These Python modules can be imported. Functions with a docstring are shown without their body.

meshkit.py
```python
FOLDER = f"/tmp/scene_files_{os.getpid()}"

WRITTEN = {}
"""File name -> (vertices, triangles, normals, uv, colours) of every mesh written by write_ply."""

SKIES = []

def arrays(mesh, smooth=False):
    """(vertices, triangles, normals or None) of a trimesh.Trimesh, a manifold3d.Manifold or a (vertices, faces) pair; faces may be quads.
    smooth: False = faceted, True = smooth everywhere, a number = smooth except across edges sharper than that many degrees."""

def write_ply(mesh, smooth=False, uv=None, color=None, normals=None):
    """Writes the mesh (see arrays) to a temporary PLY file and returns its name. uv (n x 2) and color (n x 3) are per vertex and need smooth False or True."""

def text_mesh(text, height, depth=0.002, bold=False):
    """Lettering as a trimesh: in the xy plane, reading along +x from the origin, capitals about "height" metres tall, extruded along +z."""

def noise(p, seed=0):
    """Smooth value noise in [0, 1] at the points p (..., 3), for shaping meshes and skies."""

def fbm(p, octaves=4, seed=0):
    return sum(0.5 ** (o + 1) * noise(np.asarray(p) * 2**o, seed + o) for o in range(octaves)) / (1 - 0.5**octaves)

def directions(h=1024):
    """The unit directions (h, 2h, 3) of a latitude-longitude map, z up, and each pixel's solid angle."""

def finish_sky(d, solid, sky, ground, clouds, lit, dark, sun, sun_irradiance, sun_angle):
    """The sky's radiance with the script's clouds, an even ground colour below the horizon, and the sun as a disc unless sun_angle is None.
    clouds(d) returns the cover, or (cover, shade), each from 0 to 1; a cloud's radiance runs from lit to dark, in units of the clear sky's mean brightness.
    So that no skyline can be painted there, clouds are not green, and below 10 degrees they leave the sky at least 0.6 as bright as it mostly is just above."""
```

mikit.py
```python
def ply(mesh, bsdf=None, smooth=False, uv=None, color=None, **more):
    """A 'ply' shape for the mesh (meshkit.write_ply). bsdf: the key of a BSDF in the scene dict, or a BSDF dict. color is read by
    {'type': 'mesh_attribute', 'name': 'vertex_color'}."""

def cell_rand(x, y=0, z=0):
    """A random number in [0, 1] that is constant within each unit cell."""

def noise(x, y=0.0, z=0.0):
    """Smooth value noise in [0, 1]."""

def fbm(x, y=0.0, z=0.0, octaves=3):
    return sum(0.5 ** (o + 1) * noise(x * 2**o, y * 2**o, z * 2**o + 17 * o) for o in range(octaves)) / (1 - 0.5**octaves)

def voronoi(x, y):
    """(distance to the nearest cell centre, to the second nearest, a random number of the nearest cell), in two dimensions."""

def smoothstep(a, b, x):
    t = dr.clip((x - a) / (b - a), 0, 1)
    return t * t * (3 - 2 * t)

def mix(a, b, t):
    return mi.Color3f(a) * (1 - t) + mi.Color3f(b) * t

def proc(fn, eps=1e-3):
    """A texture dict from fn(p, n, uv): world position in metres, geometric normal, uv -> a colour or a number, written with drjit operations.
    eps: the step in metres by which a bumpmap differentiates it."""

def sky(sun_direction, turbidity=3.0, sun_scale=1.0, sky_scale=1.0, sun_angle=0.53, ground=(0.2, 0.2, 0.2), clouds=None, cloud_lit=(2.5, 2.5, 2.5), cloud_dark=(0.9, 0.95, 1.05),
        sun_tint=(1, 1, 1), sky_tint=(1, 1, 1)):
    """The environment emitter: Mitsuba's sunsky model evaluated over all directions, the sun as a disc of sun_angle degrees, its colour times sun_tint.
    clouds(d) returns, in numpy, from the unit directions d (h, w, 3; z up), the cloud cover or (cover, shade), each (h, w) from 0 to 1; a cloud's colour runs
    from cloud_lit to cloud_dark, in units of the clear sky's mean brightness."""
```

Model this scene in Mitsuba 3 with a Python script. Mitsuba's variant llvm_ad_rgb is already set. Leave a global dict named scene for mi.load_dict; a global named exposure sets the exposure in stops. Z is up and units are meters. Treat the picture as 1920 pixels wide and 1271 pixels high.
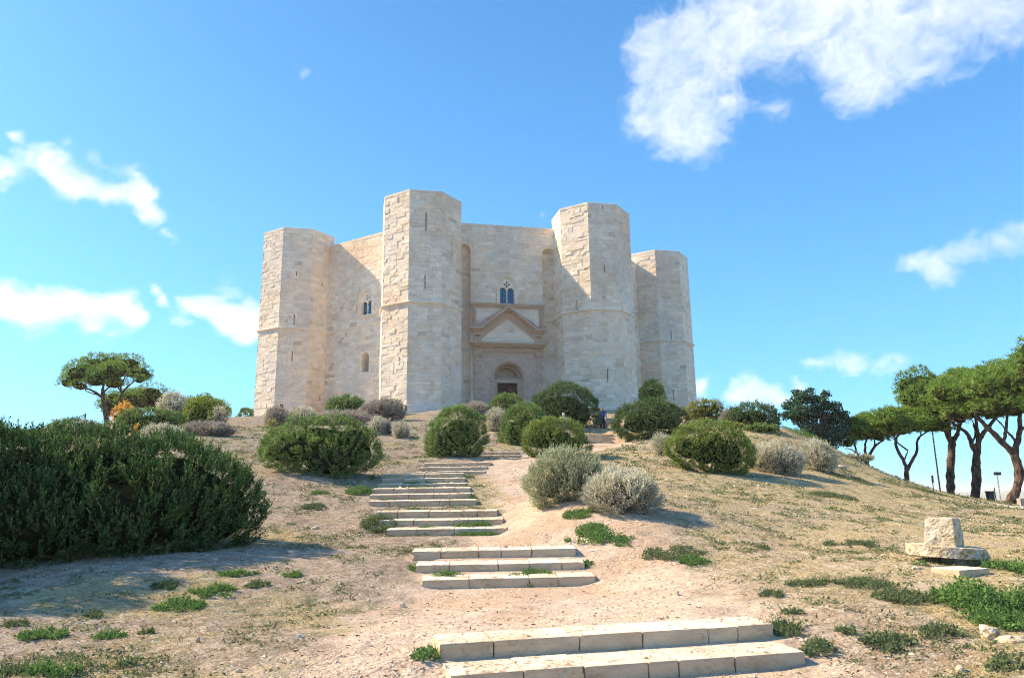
import math
import numpy as np
import trimesh
import manifold3d as m3
import mitsuba as mi
import drjit as dr
import mikit
import meshkit
from shapely.geometry import Polygon, box as sbox, Point, LineString
from shapely.ops import unary_union
from shapely import affinity
from scipy.interpolate import RBFInterpolator, RegularGridInterpolator

# ---------------------------------------------------------------- camera, sky, exposure
T = mi.ScalarTransform4f
FOC, PITCH, ROLL = 1387.2, 0.21227, 0.01439          # pixels of a 1920-wide picture, radians
CP, SP, CR, SR = math.cos(PITCH), math.sin(PITCH), math.cos(ROLL), math.sin(ROLL)
up_cam = [SR, -SP * CR, CP * CR]
scene, labels = {'type': 'scene'}, {}
scene['camera'] = {'type': 'perspective', 'fov_axis': 'x', 'fov': 69.369, 'near_clip': 0.1, 'far_clip': 20000.0,
                   'to_world': T().look_at(origin=[0, 0, 0], target=[0, CP, SP], up=up_cam)}
exposure = 2.2
SUN_AZ, SUN_EL = math.radians(-103), math.radians(39)
SUN = [math.sin(SUN_AZ) * math.cos(SUN_EL), -math.cos(SUN_AZ) * math.cos(SUN_EL), math.sin(SUN_EL)]

CLOUDS = [  # azimuth, elevation, radius (degrees), softness, strength
    # broad cloud high on the right
    (17.5, 32.6, 3.2, 1.0), (20.5, 33.8, 4.2, 1.1), (25.5, 33.5, 5.2, 1.1), (29.5, 32.0, 5.0, 1.1), (28.4, 28.3, 2.9, 1.0), (34, 31.5, 3.6, .8),
    (36.5, 30.0, 2.6, .62), (40, 31, 4, .8), (24, 37, 6, 1.0), (30.8, 28.4, 2.4, .62), (14.6, 33.2, 2.8, .95), (13.2, 31.0, 2.4, .8), (12.0, 33.6, 1.8, .55), (15.2, 28.8, 2.2, .8),
    (11.4, 28.2, 2.2, 1.0), (14.0, 27.3, 2.5, 1.1), (16.0, 26.0, 2.0, 1.0), (18.2, 27.8, 1.9, .85), (17.5, 30.2, 1.9, .7), (21.5, 27.4, 1.3, .45),
    # left, middle height
    (-34.0, 22.0, 1.1, 1.0), (-32.6, 21.2, 1.5, 1.15), (-30.6, 20.9, 1.4, 1.0), (-28.7, 21.1, 1.5, 1.15), (-27.5, 19.9, 1.2, 1.1), (-35.8, 23.0, .6, .8), (-26, 18.9, .5, .55), (-36.9, 20.9, 1.3, .9),
    # left, low bank
    (-36.4, 13.1, 1.6, 1.1), (-35.0, 13.0, 1.5, 1.1), (-33.0, 13.0, 1.5, 1.15), (-31.0, 13.3, 1.7, 1.2), (-29.0, 13.5, 1.4, 1.1), (-27.8, 12.8, 1.0, 1.0), (-30.5, 12.0, .9, .8), (-38.5, 13.3, 2, 1.1),
    (-26.3, 14.4, .6, .85), (-25.6, 13.9, .6, .85), (-23.6, 13.9, 1.0, 1.1), (-22.0, 13.9, 1.6, 1.2), (-20.6, 12.9, 1.8, 1.2), (-21.6, 12.4, 1.3, 1.1), (-20.0, 11.6, 1.1, 1.0), (-18.6, 12.5, 1.5, 1.1),
    # right, small ones
    (29.4, 15.3, 1.2, .7), (31.0, 15.1, 1.4, .75), (33.2, 15.6, 1.4, .72), (35.4, 15.8, 1.5, .72), (31.0, 14.1, 1.1, .7), (37.5, 16, 1.4, .7),
    (22.9, 9.0, 1.0, .72), (24.3, 9.25, 1.15, .78), (25.6, 9.1, 1.15, .74), (27.2, 8.7, 1.1, .66), (28.4, 8.7, .9, .5), (17.0, 7.2, 1.0, .95), (17.9, 7.8, 1.25, 1.05), (18.8, 7.3, 1.2, .95), (19.8, 7.0, .9, .8), (21.3, 7.4, .9, .8), (14.0, 7.9, 1.1, 1.0),
    (11.8, 32.6, 1.7, .75), (10.9, 30.6, 1.2, .5), (37, 28.6, 2.4, .5), (33.5, 27.6, 1.9, .5), (27.5, 26.6, 1.5, .5),
    (-33.2, 23.0, 1.2, .45), (-31.2, 22.6, 1.2, .42), (-29.2, 22.4, 1.0, .42), (-35.2, 21.8, 1.2, .5), (-25.6, 18.7, .9, .42), (-22, 15.2, 1.2, .42), (-24.6, 12.8, 1.0, .42), (-29, 11.9, 1.6, .5), (-34, 11.8, 1.4, .45),
    (-16.6, 30.9, .55, .62), (2.5, 21.6, .35, .42)]


def clouds(d):
    az, el = np.degrees(np.arctan2(d[..., 0], d[..., 1])), np.degrees(np.arcsin(np.clip(d[..., 2], -1, 1)))
    q = np.stack([az * 0.40, el * 0.62, 0 * az], -1)
    wx, wy = meshkit.fbm(q * .9, 4, 3) - .5, meshkit.fbm(q * .9 + 31, 4, 5) - .5
    a2, e2 = az + 2.2 * wx, el + 1.8 * wy
    field = np.zeros(az.shape)
    for ca, ce, r, k in CLOUDS:
        da = (a2 - ca) * math.cos(math.radians(ce))
        near = (np.abs(da) < 2 * r) & (np.abs(e2 - ce) < 2 * r)
        dd = np.hypot(da[near], (e2[near] - ce) * (1.0 if ce > 24 else 1.25)) / r
        b = k * np.clip(1.15 - dd, 0, 1) ** .8
        field[near] = 1 - (1 - np.clip(field[near], 0, 1)) * (1 - np.clip(b, 0, 1))
    # the sky outside the frame goes on with scattered cloud of the same kind
    away = (np.abs(az) > 41) | (el > 42)
    f = meshkit.fbm(np.stack([d[..., 0], d[..., 1], d[..., 2]], -1) * 4.5 / (0.35 + np.abs(d[..., 2:3])), 4, 11)
    field = np.where(away, np.maximum(field, np.clip((f - .60) * 5, 0, .8)), field)
    c1, s1 = math.cos(.6), math.sin(.6)
    qa = np.stack([(az * c1 - el * 1.35 * s1) * .85 + 3 * wx, (az * s1 + el * 1.35 * c1) * .85 + 3 * wy, 0 * az], -1)
    fine = .6 * meshkit.fbm(qa, 5, 9) + .4 * meshkit.fbm(np.stack([qa[..., 0] * .8 + qa[..., 1] * .6, qa[..., 1] * .8 - qa[..., 0] * .6, 0 * az], -1) * 2.3, 4, 19) - .5
    wisp = meshkit.fbm(np.stack([az * .5 + el * .35 + 2 * wx, el * .8 - az * .15 + 2 * wy, 0 * az], -1) * 1.1, 5, 14) - .5
    soft = np.where(el > 24, 1.5, np.where(az > 0, 1.2, 1.15))
    grain = meshkit.fbm(np.stack([qa[..., 0] * .6 - qa[..., 1] * .8, qa[..., 1] * .6 + qa[..., 0] * .8, 0 * az], -1) * 4.1, 3, 33) - .5
    fine = fine + .30 * grain + .25 * np.where(az < 0, wisp, 0)
    t = np.clip((field + (.75 * fine + .45 * wisp * (el > 22)) * np.clip(field * 4, 0, 1) * (1.5 - .65 * field) - .10) / soft, 0, 1)
    cover = t * t * (3 - 2 * t)
    cover *= np.where(el > 24, .97, np.where(az > 0, .92, 1.0))
    shade = np.clip(.05 + 1.5 * (meshkit.fbm(qa * .35 + 7, 4, 21) - .42) * t + .25 * np.clip((az - 27) / 8, 0, 1), 0, .75)
    return cover, shade


scene['sky'] = mikit.sky(SUN, turbidity=3.0, sky_scale=1.42, sun_scale=1.5, ground=(0.26, 0.23, 0.19), clouds=clouds, cloud_lit=(2.3, 2.35, 2.4), cloud_dark=(1.35, 1.6, 1.9), sky_tint=(0.53, .97, 1.20), sun_tint=(1, .94, .84))


# ---------------------------------------------------------------- pixel of the photograph (1920 x 1271) -> direction / point
def ray(x, y):
    a, b = x - 960.0, 635.5 - y
    u, v = CR * a + SR * b, -SR * a + CR * b
    return np.array([u, FOC * CP - v * SP, FOC * SP + v * CP])


def at_depth(x, y, D):
    d = ray(x, y)
    return d / d[1] * D


def scale_at(P):
    """metres per photograph pixel at the point"""
    return (P[1] * CP + P[2] * SP) / FOC


def labelled(key, label=None, cat=None, group=None, kind=None):
    d = {k: v for k, v in (('label', label), ('category', cat), ('group', group), ('kind', kind)) if v}
    if d:
        labels[key] = d
    return key


COUNT = {}


def numbered(name, also=True):
    free = lambda k: k not in scene and not (also and k in labels)
    if free(name):
        return name
    i = COUNT.get((name, also), 1)
    while not free(f'{name}_{i:03d}'):
        i += 1
    COUNT[(name, also)] = i
    return f'{name}_{i:03d}'


def put(key, mesh, mat, smooth=False, uv=None, color=None):
    key = numbered(key, False)
    scene[key] = mikit.ply(mesh, mat, smooth=smooth, uv=uv, color=color)
    return key


def thing(name, label, cat, group=None):
    return labelled(numbered(name), label, cat, group)


# ---------------------------------------------------------------- materials
N, F, S, MX = mikit.noise, mikit.fbm, mikit.smoothstep, mikit.mix


def two(b):
    return {'type': 'twosided', 'bsdf': b}


def principled(col, rough=.9, spec=.2, **k):
    return two({'type': 'principled', 'base_color': col, 'roughness': rough, 'specular': spec, **k})


def rgb(*c):
    return {'type': 'rgb', 'value': list(c)}


def castle_color(p, n, uv):
    big = F(p.x * .16 + 3, p.y * .16, p.z * .11, 3)
    mid = F(p.x * 1.6, p.y * 1.6, p.z * 1.6, 3)
    fine = F(p.x * 4.6, p.y * 4.6, p.z * 4.6, 3)
    c = MX((.77, .64, .495), (.745, .64, .52), S(.25, .45, uv.x))
    c = MX(c, (.79, .695, .575), S(.55, .60, uv.x))
    c = MX(c, (.70, .57, .43), S(.86, .89, uv.x))
    c = MX(c, (.56, .46, .36), S(.972, .985, uv.x))
    c = MX(c, (.68, .49, .345), S(.50, .72, big) * .60)
    c = MX(c, (.64, .60, .56), S(.50, .68, F(p.x * .23, p.y * .23 + 7, p.z * .15, 3)) * .45)
    c = c * (.86 + .28 * mid) * (.94 + .12 * uv.y)
    c = MX(c, (.46, .385, .305), S(.56, .80, fine) * .26)
    c = c * (1 - .07 * S(.50, .72, F(p.x * .9 + 3, p.y * .9, p.z * .09, 3)))   # rain streaks
    c = MX(c, (.72, .665, .59), S(.60, .82, F(p.x * 2.1 + 9, p.y * 2.1, p.z * 2.1, 2)) * .40)
    return c


def castle_bump(p, n, uv):
    return F(p.x * 3.2, p.y * 3.2, p.z * 4.2, 3)


scene['castle_stone'] = two({'type': 'bumpmap', 'tex': mikit.proc(castle_bump, 4e-3), 'scale': .028, 'bsdf': {'type': 'principled', 'base_color': mikit.proc(castle_color), 'roughness': .95, 'specular': .1}})


def breccia_color(p, n, uv):
    a = F(p.x * 9, p.y * 9, p.z * 9, 2)
    b = F(p.x * 1.5, p.y * 1.5, p.z * 1.5, 3)
    c = MX((.60, .425, .335), (.50, .35, .275), S(.3, .7, b))
    c = MX(c, (.66, .53, .44), S(.58, .70, a))
    c = MX(c, (.24, .17, .14), S(.40, .28, a) * .8)
    return MX(c, MX((.60, .44, .315), (.45, .325, .23), S(.35, .65, a)), uv.x)


scene['breccia'] = principled(mikit.proc(breccia_color), .8, .2)


def step_color(p, n, uv):
    a = F(p.x * 2.3, p.y * 2.3, p.z * 6, 3)
    pit = F(p.x * 26, p.y * 26, p.z * 30, 2)
    patch = F(p.x * 3.1 + 5, p.y * 3.1, p.z * 3, 2)
    c = MX((.70, .61, .475), (.62, .52, .385), S(.3, .7, a)) * (.88 + .22 * uv.x)
    c = MX(c, (.24, .155, .085), S(.56, .68, pit) * S(.46, .62, patch) * .8)
    c = MX(c, (.33, .255, .17), S(.55, .75, patch) * .35)
    riser_shade = 1 - S(.45, .75, n.z)  # risers painted darker for their shade, with some dirt stain
    c = MX(c, MX((.50, .385, .255), (.40, .30, .19), S(.35, .7, F(p.x * 5, p.y * 5, p.z * 9, 3))), riser_shade * .72)
    return c * (.93 + .12 * N(p.x * 60, p.y * 60, p.z * 60))


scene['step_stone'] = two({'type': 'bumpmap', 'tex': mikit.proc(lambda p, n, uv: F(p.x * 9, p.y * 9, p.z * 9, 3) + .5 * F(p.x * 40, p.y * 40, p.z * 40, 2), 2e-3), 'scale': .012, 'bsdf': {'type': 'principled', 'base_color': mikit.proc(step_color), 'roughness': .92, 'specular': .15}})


def old_stone_color(p, n, uv):
    a = F(p.x * 6, p.y * 6, p.z * 6, 4)
    b = F(p.x * 17, p.y * 17, p.z * 17, 3)
    c = MX((.54, .49, .41), (.42, .365, .28), S(.35, .65, a))
    c = MX(c, (.33, .25, .10), S(.49, .60, b) * S(.30, .52, F(p.x * 3, p.y * 3, p.z * 3, 2)) * .85)
    return MX(c, (.20, .15, .08), S(.66, .74, b) * .8)


scene['old_stone'] = two({'type': 'bumpmap', 'tex': mikit.proc(lambda p, n, uv: F(p.x * 9, p.y * 9, p.z * 9, 4) + .5 * F(p.x * 30, p.y * 30, p.z * 30, 2), 2e-3), 'scale': .05, 'bsdf': {'type': 'principled', 'base_color': mikit.proc(old_stone_color), 'roughness': .95, 'specular': .1}})

# x, y, half width (metres) of the trodden gravel, from the camera up the hill
TRAIL = [(0.2, 0, 2.6), (0.4, 7, 2.7), (0.45, 12, 2.3), (0.9, 16, 1.9), (1.3, 19.5, 1.6), (1.15, 23, 1.45), (.55, 27, 1.35), (.35, 31, 1.5), (1.4, 35, 1.5), (3.6, 39, 1.7), (5.0, 44, 2.0)]


def trail_mask(x, y, noise_fn=None, lib=np):
    best = None
    for (x0, y0, w0), (x1, y1, w1) in zip(TRAIL[:-1], TRAIL[1:]):
        dx, dy = x1 - x0, y1 - y0
        t = ((x - x0) * dx + (y - y0) * dy) / (dx * dx + dy * dy)
        t = np.clip(t, 0, 1) if lib is np else dr.clip(t, 0, 1)
        d = (np if lib is np else dr).sqrt((x - x0 - dx * t) ** 2 + (y - y0 - dy * t) ** 2) / (w0 + (w1 - w0) * t)
        best = d if best is None else (np if lib is np else dr).minimum(best, d)
    return best


def ground_color(p, n, uv):
    n1 = F(p.x * .35, p.y * .35, 0, 3)
    n2 = F(p.x * 1.9, p.y * 1.9, 0, 3)
    n3 = F(p.x * 7, p.y * 7, 0, 3)
    n4 = N(p.x * 38, p.y * 38, 0)
    n5 = F(p.x * 4.5 + 9, p.y * 4.5, 1, 3)
    n6 = F(p.x * 2.6, p.y * 2.6 + 5, 2, 3)
    d = trail_mask(p.x, p.y, lib=dr)
    g = S(1.25, .80, d + (n2 - .5) * .8 + (n3 - .5) * .35)
    dirt = MX((.30, .24, .185), (.385, .32, .25), S(.3, .7, n3))
    dirt = MX(dirt, (.25, .195, .15), S(.50, .72, n2) * .5)
    straw = MX((.41, .34, .18), (.33, .28, .155), S(.35, .65, n3))
    dirt = MX(dirt, straw, S(.48, .60, n1 + .20 * S(3, 8, p.x) * S(9, 12, p.y) * S(27, 20, p.y) - .06 * S(0, -4, p.x)) * .8)
    dirt = MX(dirt, (.40, .335, .185), S(2.0, 4.5, p.x) * S(8, 11, p.y) * (.35 + .5 * S(.35, .6, n2)) * .75)
    lush = S(.42, .60, n1 + .08)
    dirt = MX(dirt, (.20, .195, .125), S(.50, .60, n5) * lush * S(.38, .55, n6) * .75)
    dirt = MX(dirt, (.50, .44, .35), S(.58, .70, F(p.x * 9, p.y * 9 + 3, 4, 2)) * .45)
    cell = mikit.voronoi(p.x * 26 + n3 * 2, p.y * 26)
    gravel = MX((.54, .42, .32), (.60, .49, .385), S(.35, .65, n3))
    gravel = MX(gravel, (.47, .32, .21), S(.52, .74, F(p.x * .8 + 4, p.y * .8, 0, 2)) * .55)
    gravel = gravel * (.85 + .28 * cell[2]) * (1 - .35 * S(.05, .0, cell[1] - cell[0]))
    c = MX(dirt * (.74 + .5 * n4), gravel, g)
    far = S(110, 190, dr.sqrt(p.x * p.x + p.y * p.y))
    return MX(c * .80, MX((.10, .105, .06), (.16, .15, .085), n1), far)


def ground_bump(p, n, uv):
    return F(p.x * 7, p.y * 7, 0, 3) + .5 * F(p.x * 31, p.y * 31, 0, 2)


scene['soil'] = two({'type': 'bumpmap', 'tex': mikit.proc(ground_bump, 4e-3), 'scale': .035, 'bsdf': {'type': 'principled', 'base_color': mikit.proc(ground_color), 'roughness': 1.0, 'specular': .05}})
VC = {'type': 'mesh_attribute', 'name': 'vertex_color'}
scene['leaf_matt'] = {'type': 'principledthin', 'base_color': VC, 'roughness': .5, 'diff_trans': .65, 'spec_trans': 0.0, 'eta': 1.4}
scene['leaf_gloss'] = {'type': 'principledthin', 'base_color': VC, 'roughness': .24, 'diff_trans': .45, 'spec_trans': 0.0, 'eta': 1.5}
scene['leaf_grey'] = {'type': 'principledthin', 'base_color': VC, 'roughness': .9, 'diff_trans': .6, 'spec_trans': 0.0, 'eta': 1.25}
scene['pebble'] = principled(VC, .9, .1)
scene['bark'] = two({'type': 'bumpmap', 'tex': mikit.proc(lambda p, n, uv: F(p.x * 12, p.y * 12, p.z * 4, 3), 4e-3), 'scale': .08, 'bsdf': {'type': 'principled', 'roughness': .95, 'specular': .1,
    'base_color': mikit.proc(lambda p, n, uv: MX((.135, .095, .075), (.055, .04, .033), S(.35, .65, F(p.x * 9, p.y * 9, p.z * 3, 3))))}})
scene['twig'] = principled(rgb(.12, .085, .06))
scene['weathered_wood'] = principled(mikit.proc(lambda p, n, uv: MX((.13, .11, .10), (.20, .17, .145), F(p.x * 8, p.y * 8, p.z * 8, 2))))
scene['door_wood'] = principled(mikit.proc(lambda p, n, uv: MX((.12, .045, .03), (.075, .03, .022), F(p.x * 9, p.y * 9, p.z * 1.2, 2))), .7)
scene['pane_blue'] = principled(rgb(.035, .16, .30), .25, .5)
scene['iron'] = principled(rgb(.03, .035, .045), .5, .4)
scene['galvanised'] = principled(rgb(.36, .37, .36), .5, .5, metallic=.4)
scene['white_paint'] = principled(rgb(.75, .75, .72), .5, .4)
scene['stair_stone'] = principled(mikit.proc(lambda p, n, uv: mi.Color3f(.29, .27, .24) * (.7 + .6 * F(p.x * 5, p.y * 5, p.z * 5, 3))))  # darker grey stands in for the neighbouring shrub's shadow on the stair
scene['concrete'] = principled(mikit.proc(lambda p, n, uv: mi.Color3f(.34, .315, .28) * (.75 + .5 * F(p.x * 3, p.y * 3, p.z * 3, 3))))
scene['cloth_blue'] = principled(rgb(.03, .065, .30), .9)
scene['cloth_dark'] = principled(rgb(.05, .045, .05), .9)
scene['cloth_pale'] = principled(rgb(.55, .52, .47), .9)
scene['skin'] = principled(rgb(.48, .26, .18), .6, .3)
scene['hair_grey'] = principled(rgb(.50, .49, .47), .8)
scene['hair_dark'] = principled(rgb(.035, .025, .02), .7)

# ---------------------------------------------------------------- terrain
# flights: for every step, nearest first: left and right end of its front top edge (pixel x, y and distance)
FLIGHTS = [
    [(844, 1266.6, 7.25, 1509, 1218.7, 8.15), (823.7, 1206, 7.90, 1451, 1168.5, 8.80)],
    [(789.5, 1087.5, 12.95, 1117.7, 1078, 13.15), (779, 1061.8, 13.7, 1096.6, 1051, 13.85), (771.9, 1034.2, 14.5, 1079.8, 1026.6, 14.6)],
    [(723.6, 992, 18.0, 951, 990, 18.0), (711, 975, 18.75, 943.6, 973.8, 18.75), (704, 958.9, 19.5, 932, 958, 19.5)],
    [(691, 938.5, 22.0, 893, 938.5, 22.0), (692, 926.4, 22.75, 882, 926.4, 22.75), (696.6, 915, 23.5, 881.5, 915, 23.5)],
    [(707, 907.2, 25.6, 874, 906.8, 25.6), (715.5, 897, 26.3, 871, 897, 26.3), (714, 888.4, 27.0, 868.5, 888.4, 27.0)],
    [(779, 884, 29.6, 909, 884, 29.6), (786, 876, 30.3, 912, 875.4, 30.3), (794, 868, 31.0, 920, 867, 31.0)],
    [(874, 861, 35.4, 980, 858, 35.4), (893, 853.5, 36.2, 975, 852.5, 36.2), (896, 847.6, 37.0, 972, 847, 37.0)],
    [(1088, 827, 44.0, 1150, 826, 44.0), (1090, 820.5, 44.6, 1150, 819.5, 44.6), (1092, 814.5, 45.2, 1150, 813.5, 45.2)],
]
TILT = [.015] + [.075] * 6 + [.03, .0]      # treads fall towards the walker
STEPS, FL = [], []
for f in FLIGHTS:
    here = []
    for xl, yl, dl, xr, yr, dr_ in f:
        a, b = at_depth(xl, yl, dl), at_depth(xr, yr, dr_)
        z = (a[2] + b[2]) / 2
        here.append((a[:2], b[:2], z))
    STEPS.append(here)
# the stair that climbs on to the castle's terrace
top = []
for i in range(8):
    a, b = at_depth(1112, 806, 49.5 + .38 * i), at_depth(1150, 806, 49.5 + .38 * i)
    top.append((a[:2], b[:2], 4.05 + .2 * i))
STEPS.append(top)

CTRL = [(x, y, D) for x, y, D in [
    (0, 1240, 8), (0, 1100, 12), (250, 1052, 13.6), (480, 1012, 17), (600, 960, 21), (560, 905, 25), (400, 1180, 9.6), (300, 1271, 7.4), (100, 1160, 10),
    (1900, 1200, 8.2), (1770, 1060, 12.5), (1600, 1100, 11), (1300, 1100, 11.5), (1500, 1000, 17), (1300, 1000, 16), (1170, 968, 17), (1050, 942, 18.4), (1700, 1180, 8.9), (1650, 1000, 17), (1900, 1050, 13.5),
    (1330, 888, 28), (1450, 890, 30), (1540, 885, 33), (1200, 870, 30), (1240, 905, 25.5), (1400, 930, 24), (1600, 940, 25), (1750, 965, 24),
    (1480, 806, 43), (1560, 855, 39), (1620, 886, 37), (1700, 909, 36), (1760, 928, 35.5), (1800, 938, 36), (1860, 944, 39), (1920, 949, 40), (1785, 931, 46), (1830, 937, 44), (1900, 943, 41), (1700, 912, 44), (1624, 892, 46),
    (590, 888, 26), (855, 856, 33), (700, 846, 37), (600, 830, 40), (700, 800, 48), (800, 778, 61), (480, 800, 55), (760, 775, 66), (330, 815, 40), (500, 870, 29), (1000, 858, 34),
    (1180, 845, 36), (1220, 832, 39), (1300, 800, 50), (1380, 795, 51), (1230, 775, 64), (950, 780, 62), (430, 783, 68), (200, 794, 76), (160, 800, 66), (60, 806, 62), (320, 788, 72), (1140, 782, 62)]]
pts = [at_depth(*c) for c in CTRL]
for fl in STEPS[:8]:
    for a, b, z in fl:
        pts += [[*a, z - .13], [*b, z - .13]]
pts += [[0, 0, -1.78], [2, 3, -1.7], [-3, 3, -1.75], [-10, -12, -2.0], [10, -12, -2.1], [0, -40, -3.5], [-40, -20, -3], [40, -20, -3.6], [14, 4, -1.7], [-14, 5, -1.6], [30, 10, -1.9], [26, 25, -1.2], [-30, 14, -.6], [-25, 28, 1.4], [-32, 45, 3.6], [-50, 40, 1.5], [-60, 70, 5.2]]
TOWER_C = [(-24.67, 82.41), (-9.185, 72.53), (8.751, 76.49), (18.633, 91.98)]
CC, PHI0, TH = np.array([-5.0, 96.16]), -.95326, -.17531
for k in range(16):
    a = k * math.pi / 8
    for r, z in ((20, 8.05), (26, 8.05), (30, 8.0)):
        pts.append([CC[0] + r * math.sin(a), CC[1] - r * math.cos(a), z])
pts += [[18, 54, 5.2], [26, 72, 5.3], [33, 82, 3.2], [27, 52, -.6], [34, 58, -1.8], [45, 50, -2.2], [48, 80, -4], [60, 60, -3.2], [50, 30, -1.9], [-40, 88, 8.0], [-55, 96, 7.6], [0, 140, 6.5], [-40, 140, 6], [40, 130, 3], [85, 90, -5], [-90, 60, 3], [-90, 110, 5], [0, 190, 2], [90, 20, -4], [-90, 0, -2.5], [100, 150, -4], [-100, 170, 2], [0, -90, -6]]
pts = np.array(pts, float)
keep, seen = [], []
for i, q in enumerate(pts):
    if all((q[0] - s[0]) ** 2 + (q[1] - s[1]) ** 2 > .09 for s in seen):
        keep.append(i)
        seen.append(q[:2])
pts = pts[keep]
RBF = RBFInterpolator(pts[:, :2], pts[:, 2], kernel='thin_plate_spline', smoothing=.35)


def axis(dense, last, grow=1.12):
    out = [dense[0]]
    for a, b, st in dense[1]:
        out += list(np.arange(a + st, b + 1e-6, st))
    st = dense[1][-1][2]
    while out[-1] < last:
        st *= grow
        out.append(out[-1] + st)
    return np.array(out)


xp = axis((0.0, [(0, 6, .18), (6, 16, .35), (16, 40, .7)]), 7000)
GX = np.concatenate([-xp[:0:-1], xp])
yp = axis((5.0, [(5, 16, .12), (16, 38, .18), (38, 60, .5), (60, 100, 1.0)]), 7000)
yn = axis((0.0, [(0, 10, .5)]), 3000)
GY = np.concatenate([-yn[::-1], np.arange(.5, 4.9, .25), yp])
XX, YY = np.meshgrid(GX, GY, indexing='ij')
RR = np.hypot(XX, YY - 40)
near = RR < 230
ZZ = np.zeros(XX.shape)
cx_, cy_ = np.linspace(-232, 232, 190), np.linspace(-192, 272, 190)
coarse = RBF(np.stack(np.meshgrid(cx_, cy_, indexing='ij'), -1).reshape(-1, 2)).reshape(190, 190)
from scipy.interpolate import RectBivariateSpline
ZZ[near] = RectBivariateSpline(cx_, cy_, coarse).ev(XX[near], YY[near])
inner = (np.abs(XX) < 60) & (YY > -15) & (YY < 110)
P2 = np.stack([XX[inner], YY[inner]], -1)
ZZ[inner] = np.concatenate([RBF(P2[i:i + 20000]) for i in range(0, len(P2), 20000)])
hill = meshkit.fbm(np.stack([XX / 900, YY / 900, 0 * XX], -1), 4, 4)
farz = -10 - 30 * np.clip((RR - 200) / 1500, 0, 1) + 75 * hill * np.clip((RR - 2500) / 3000, 0, 1)
w = np.clip((RR - 130) / 95, 0, 1)
w = w * w * (3 - 2 * w)
ZZ = ZZ * (1 - w) + farz * w
P3 = np.stack([XX, YY, 0 * XX], -1)
damp = np.exp(-np.clip(RR - 60, 0, None) / 60)
castle_flat = np.clip((np.hypot(XX - CC[0], YY - CC[1]) - 22) / 8, 0.1, 1)
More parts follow.
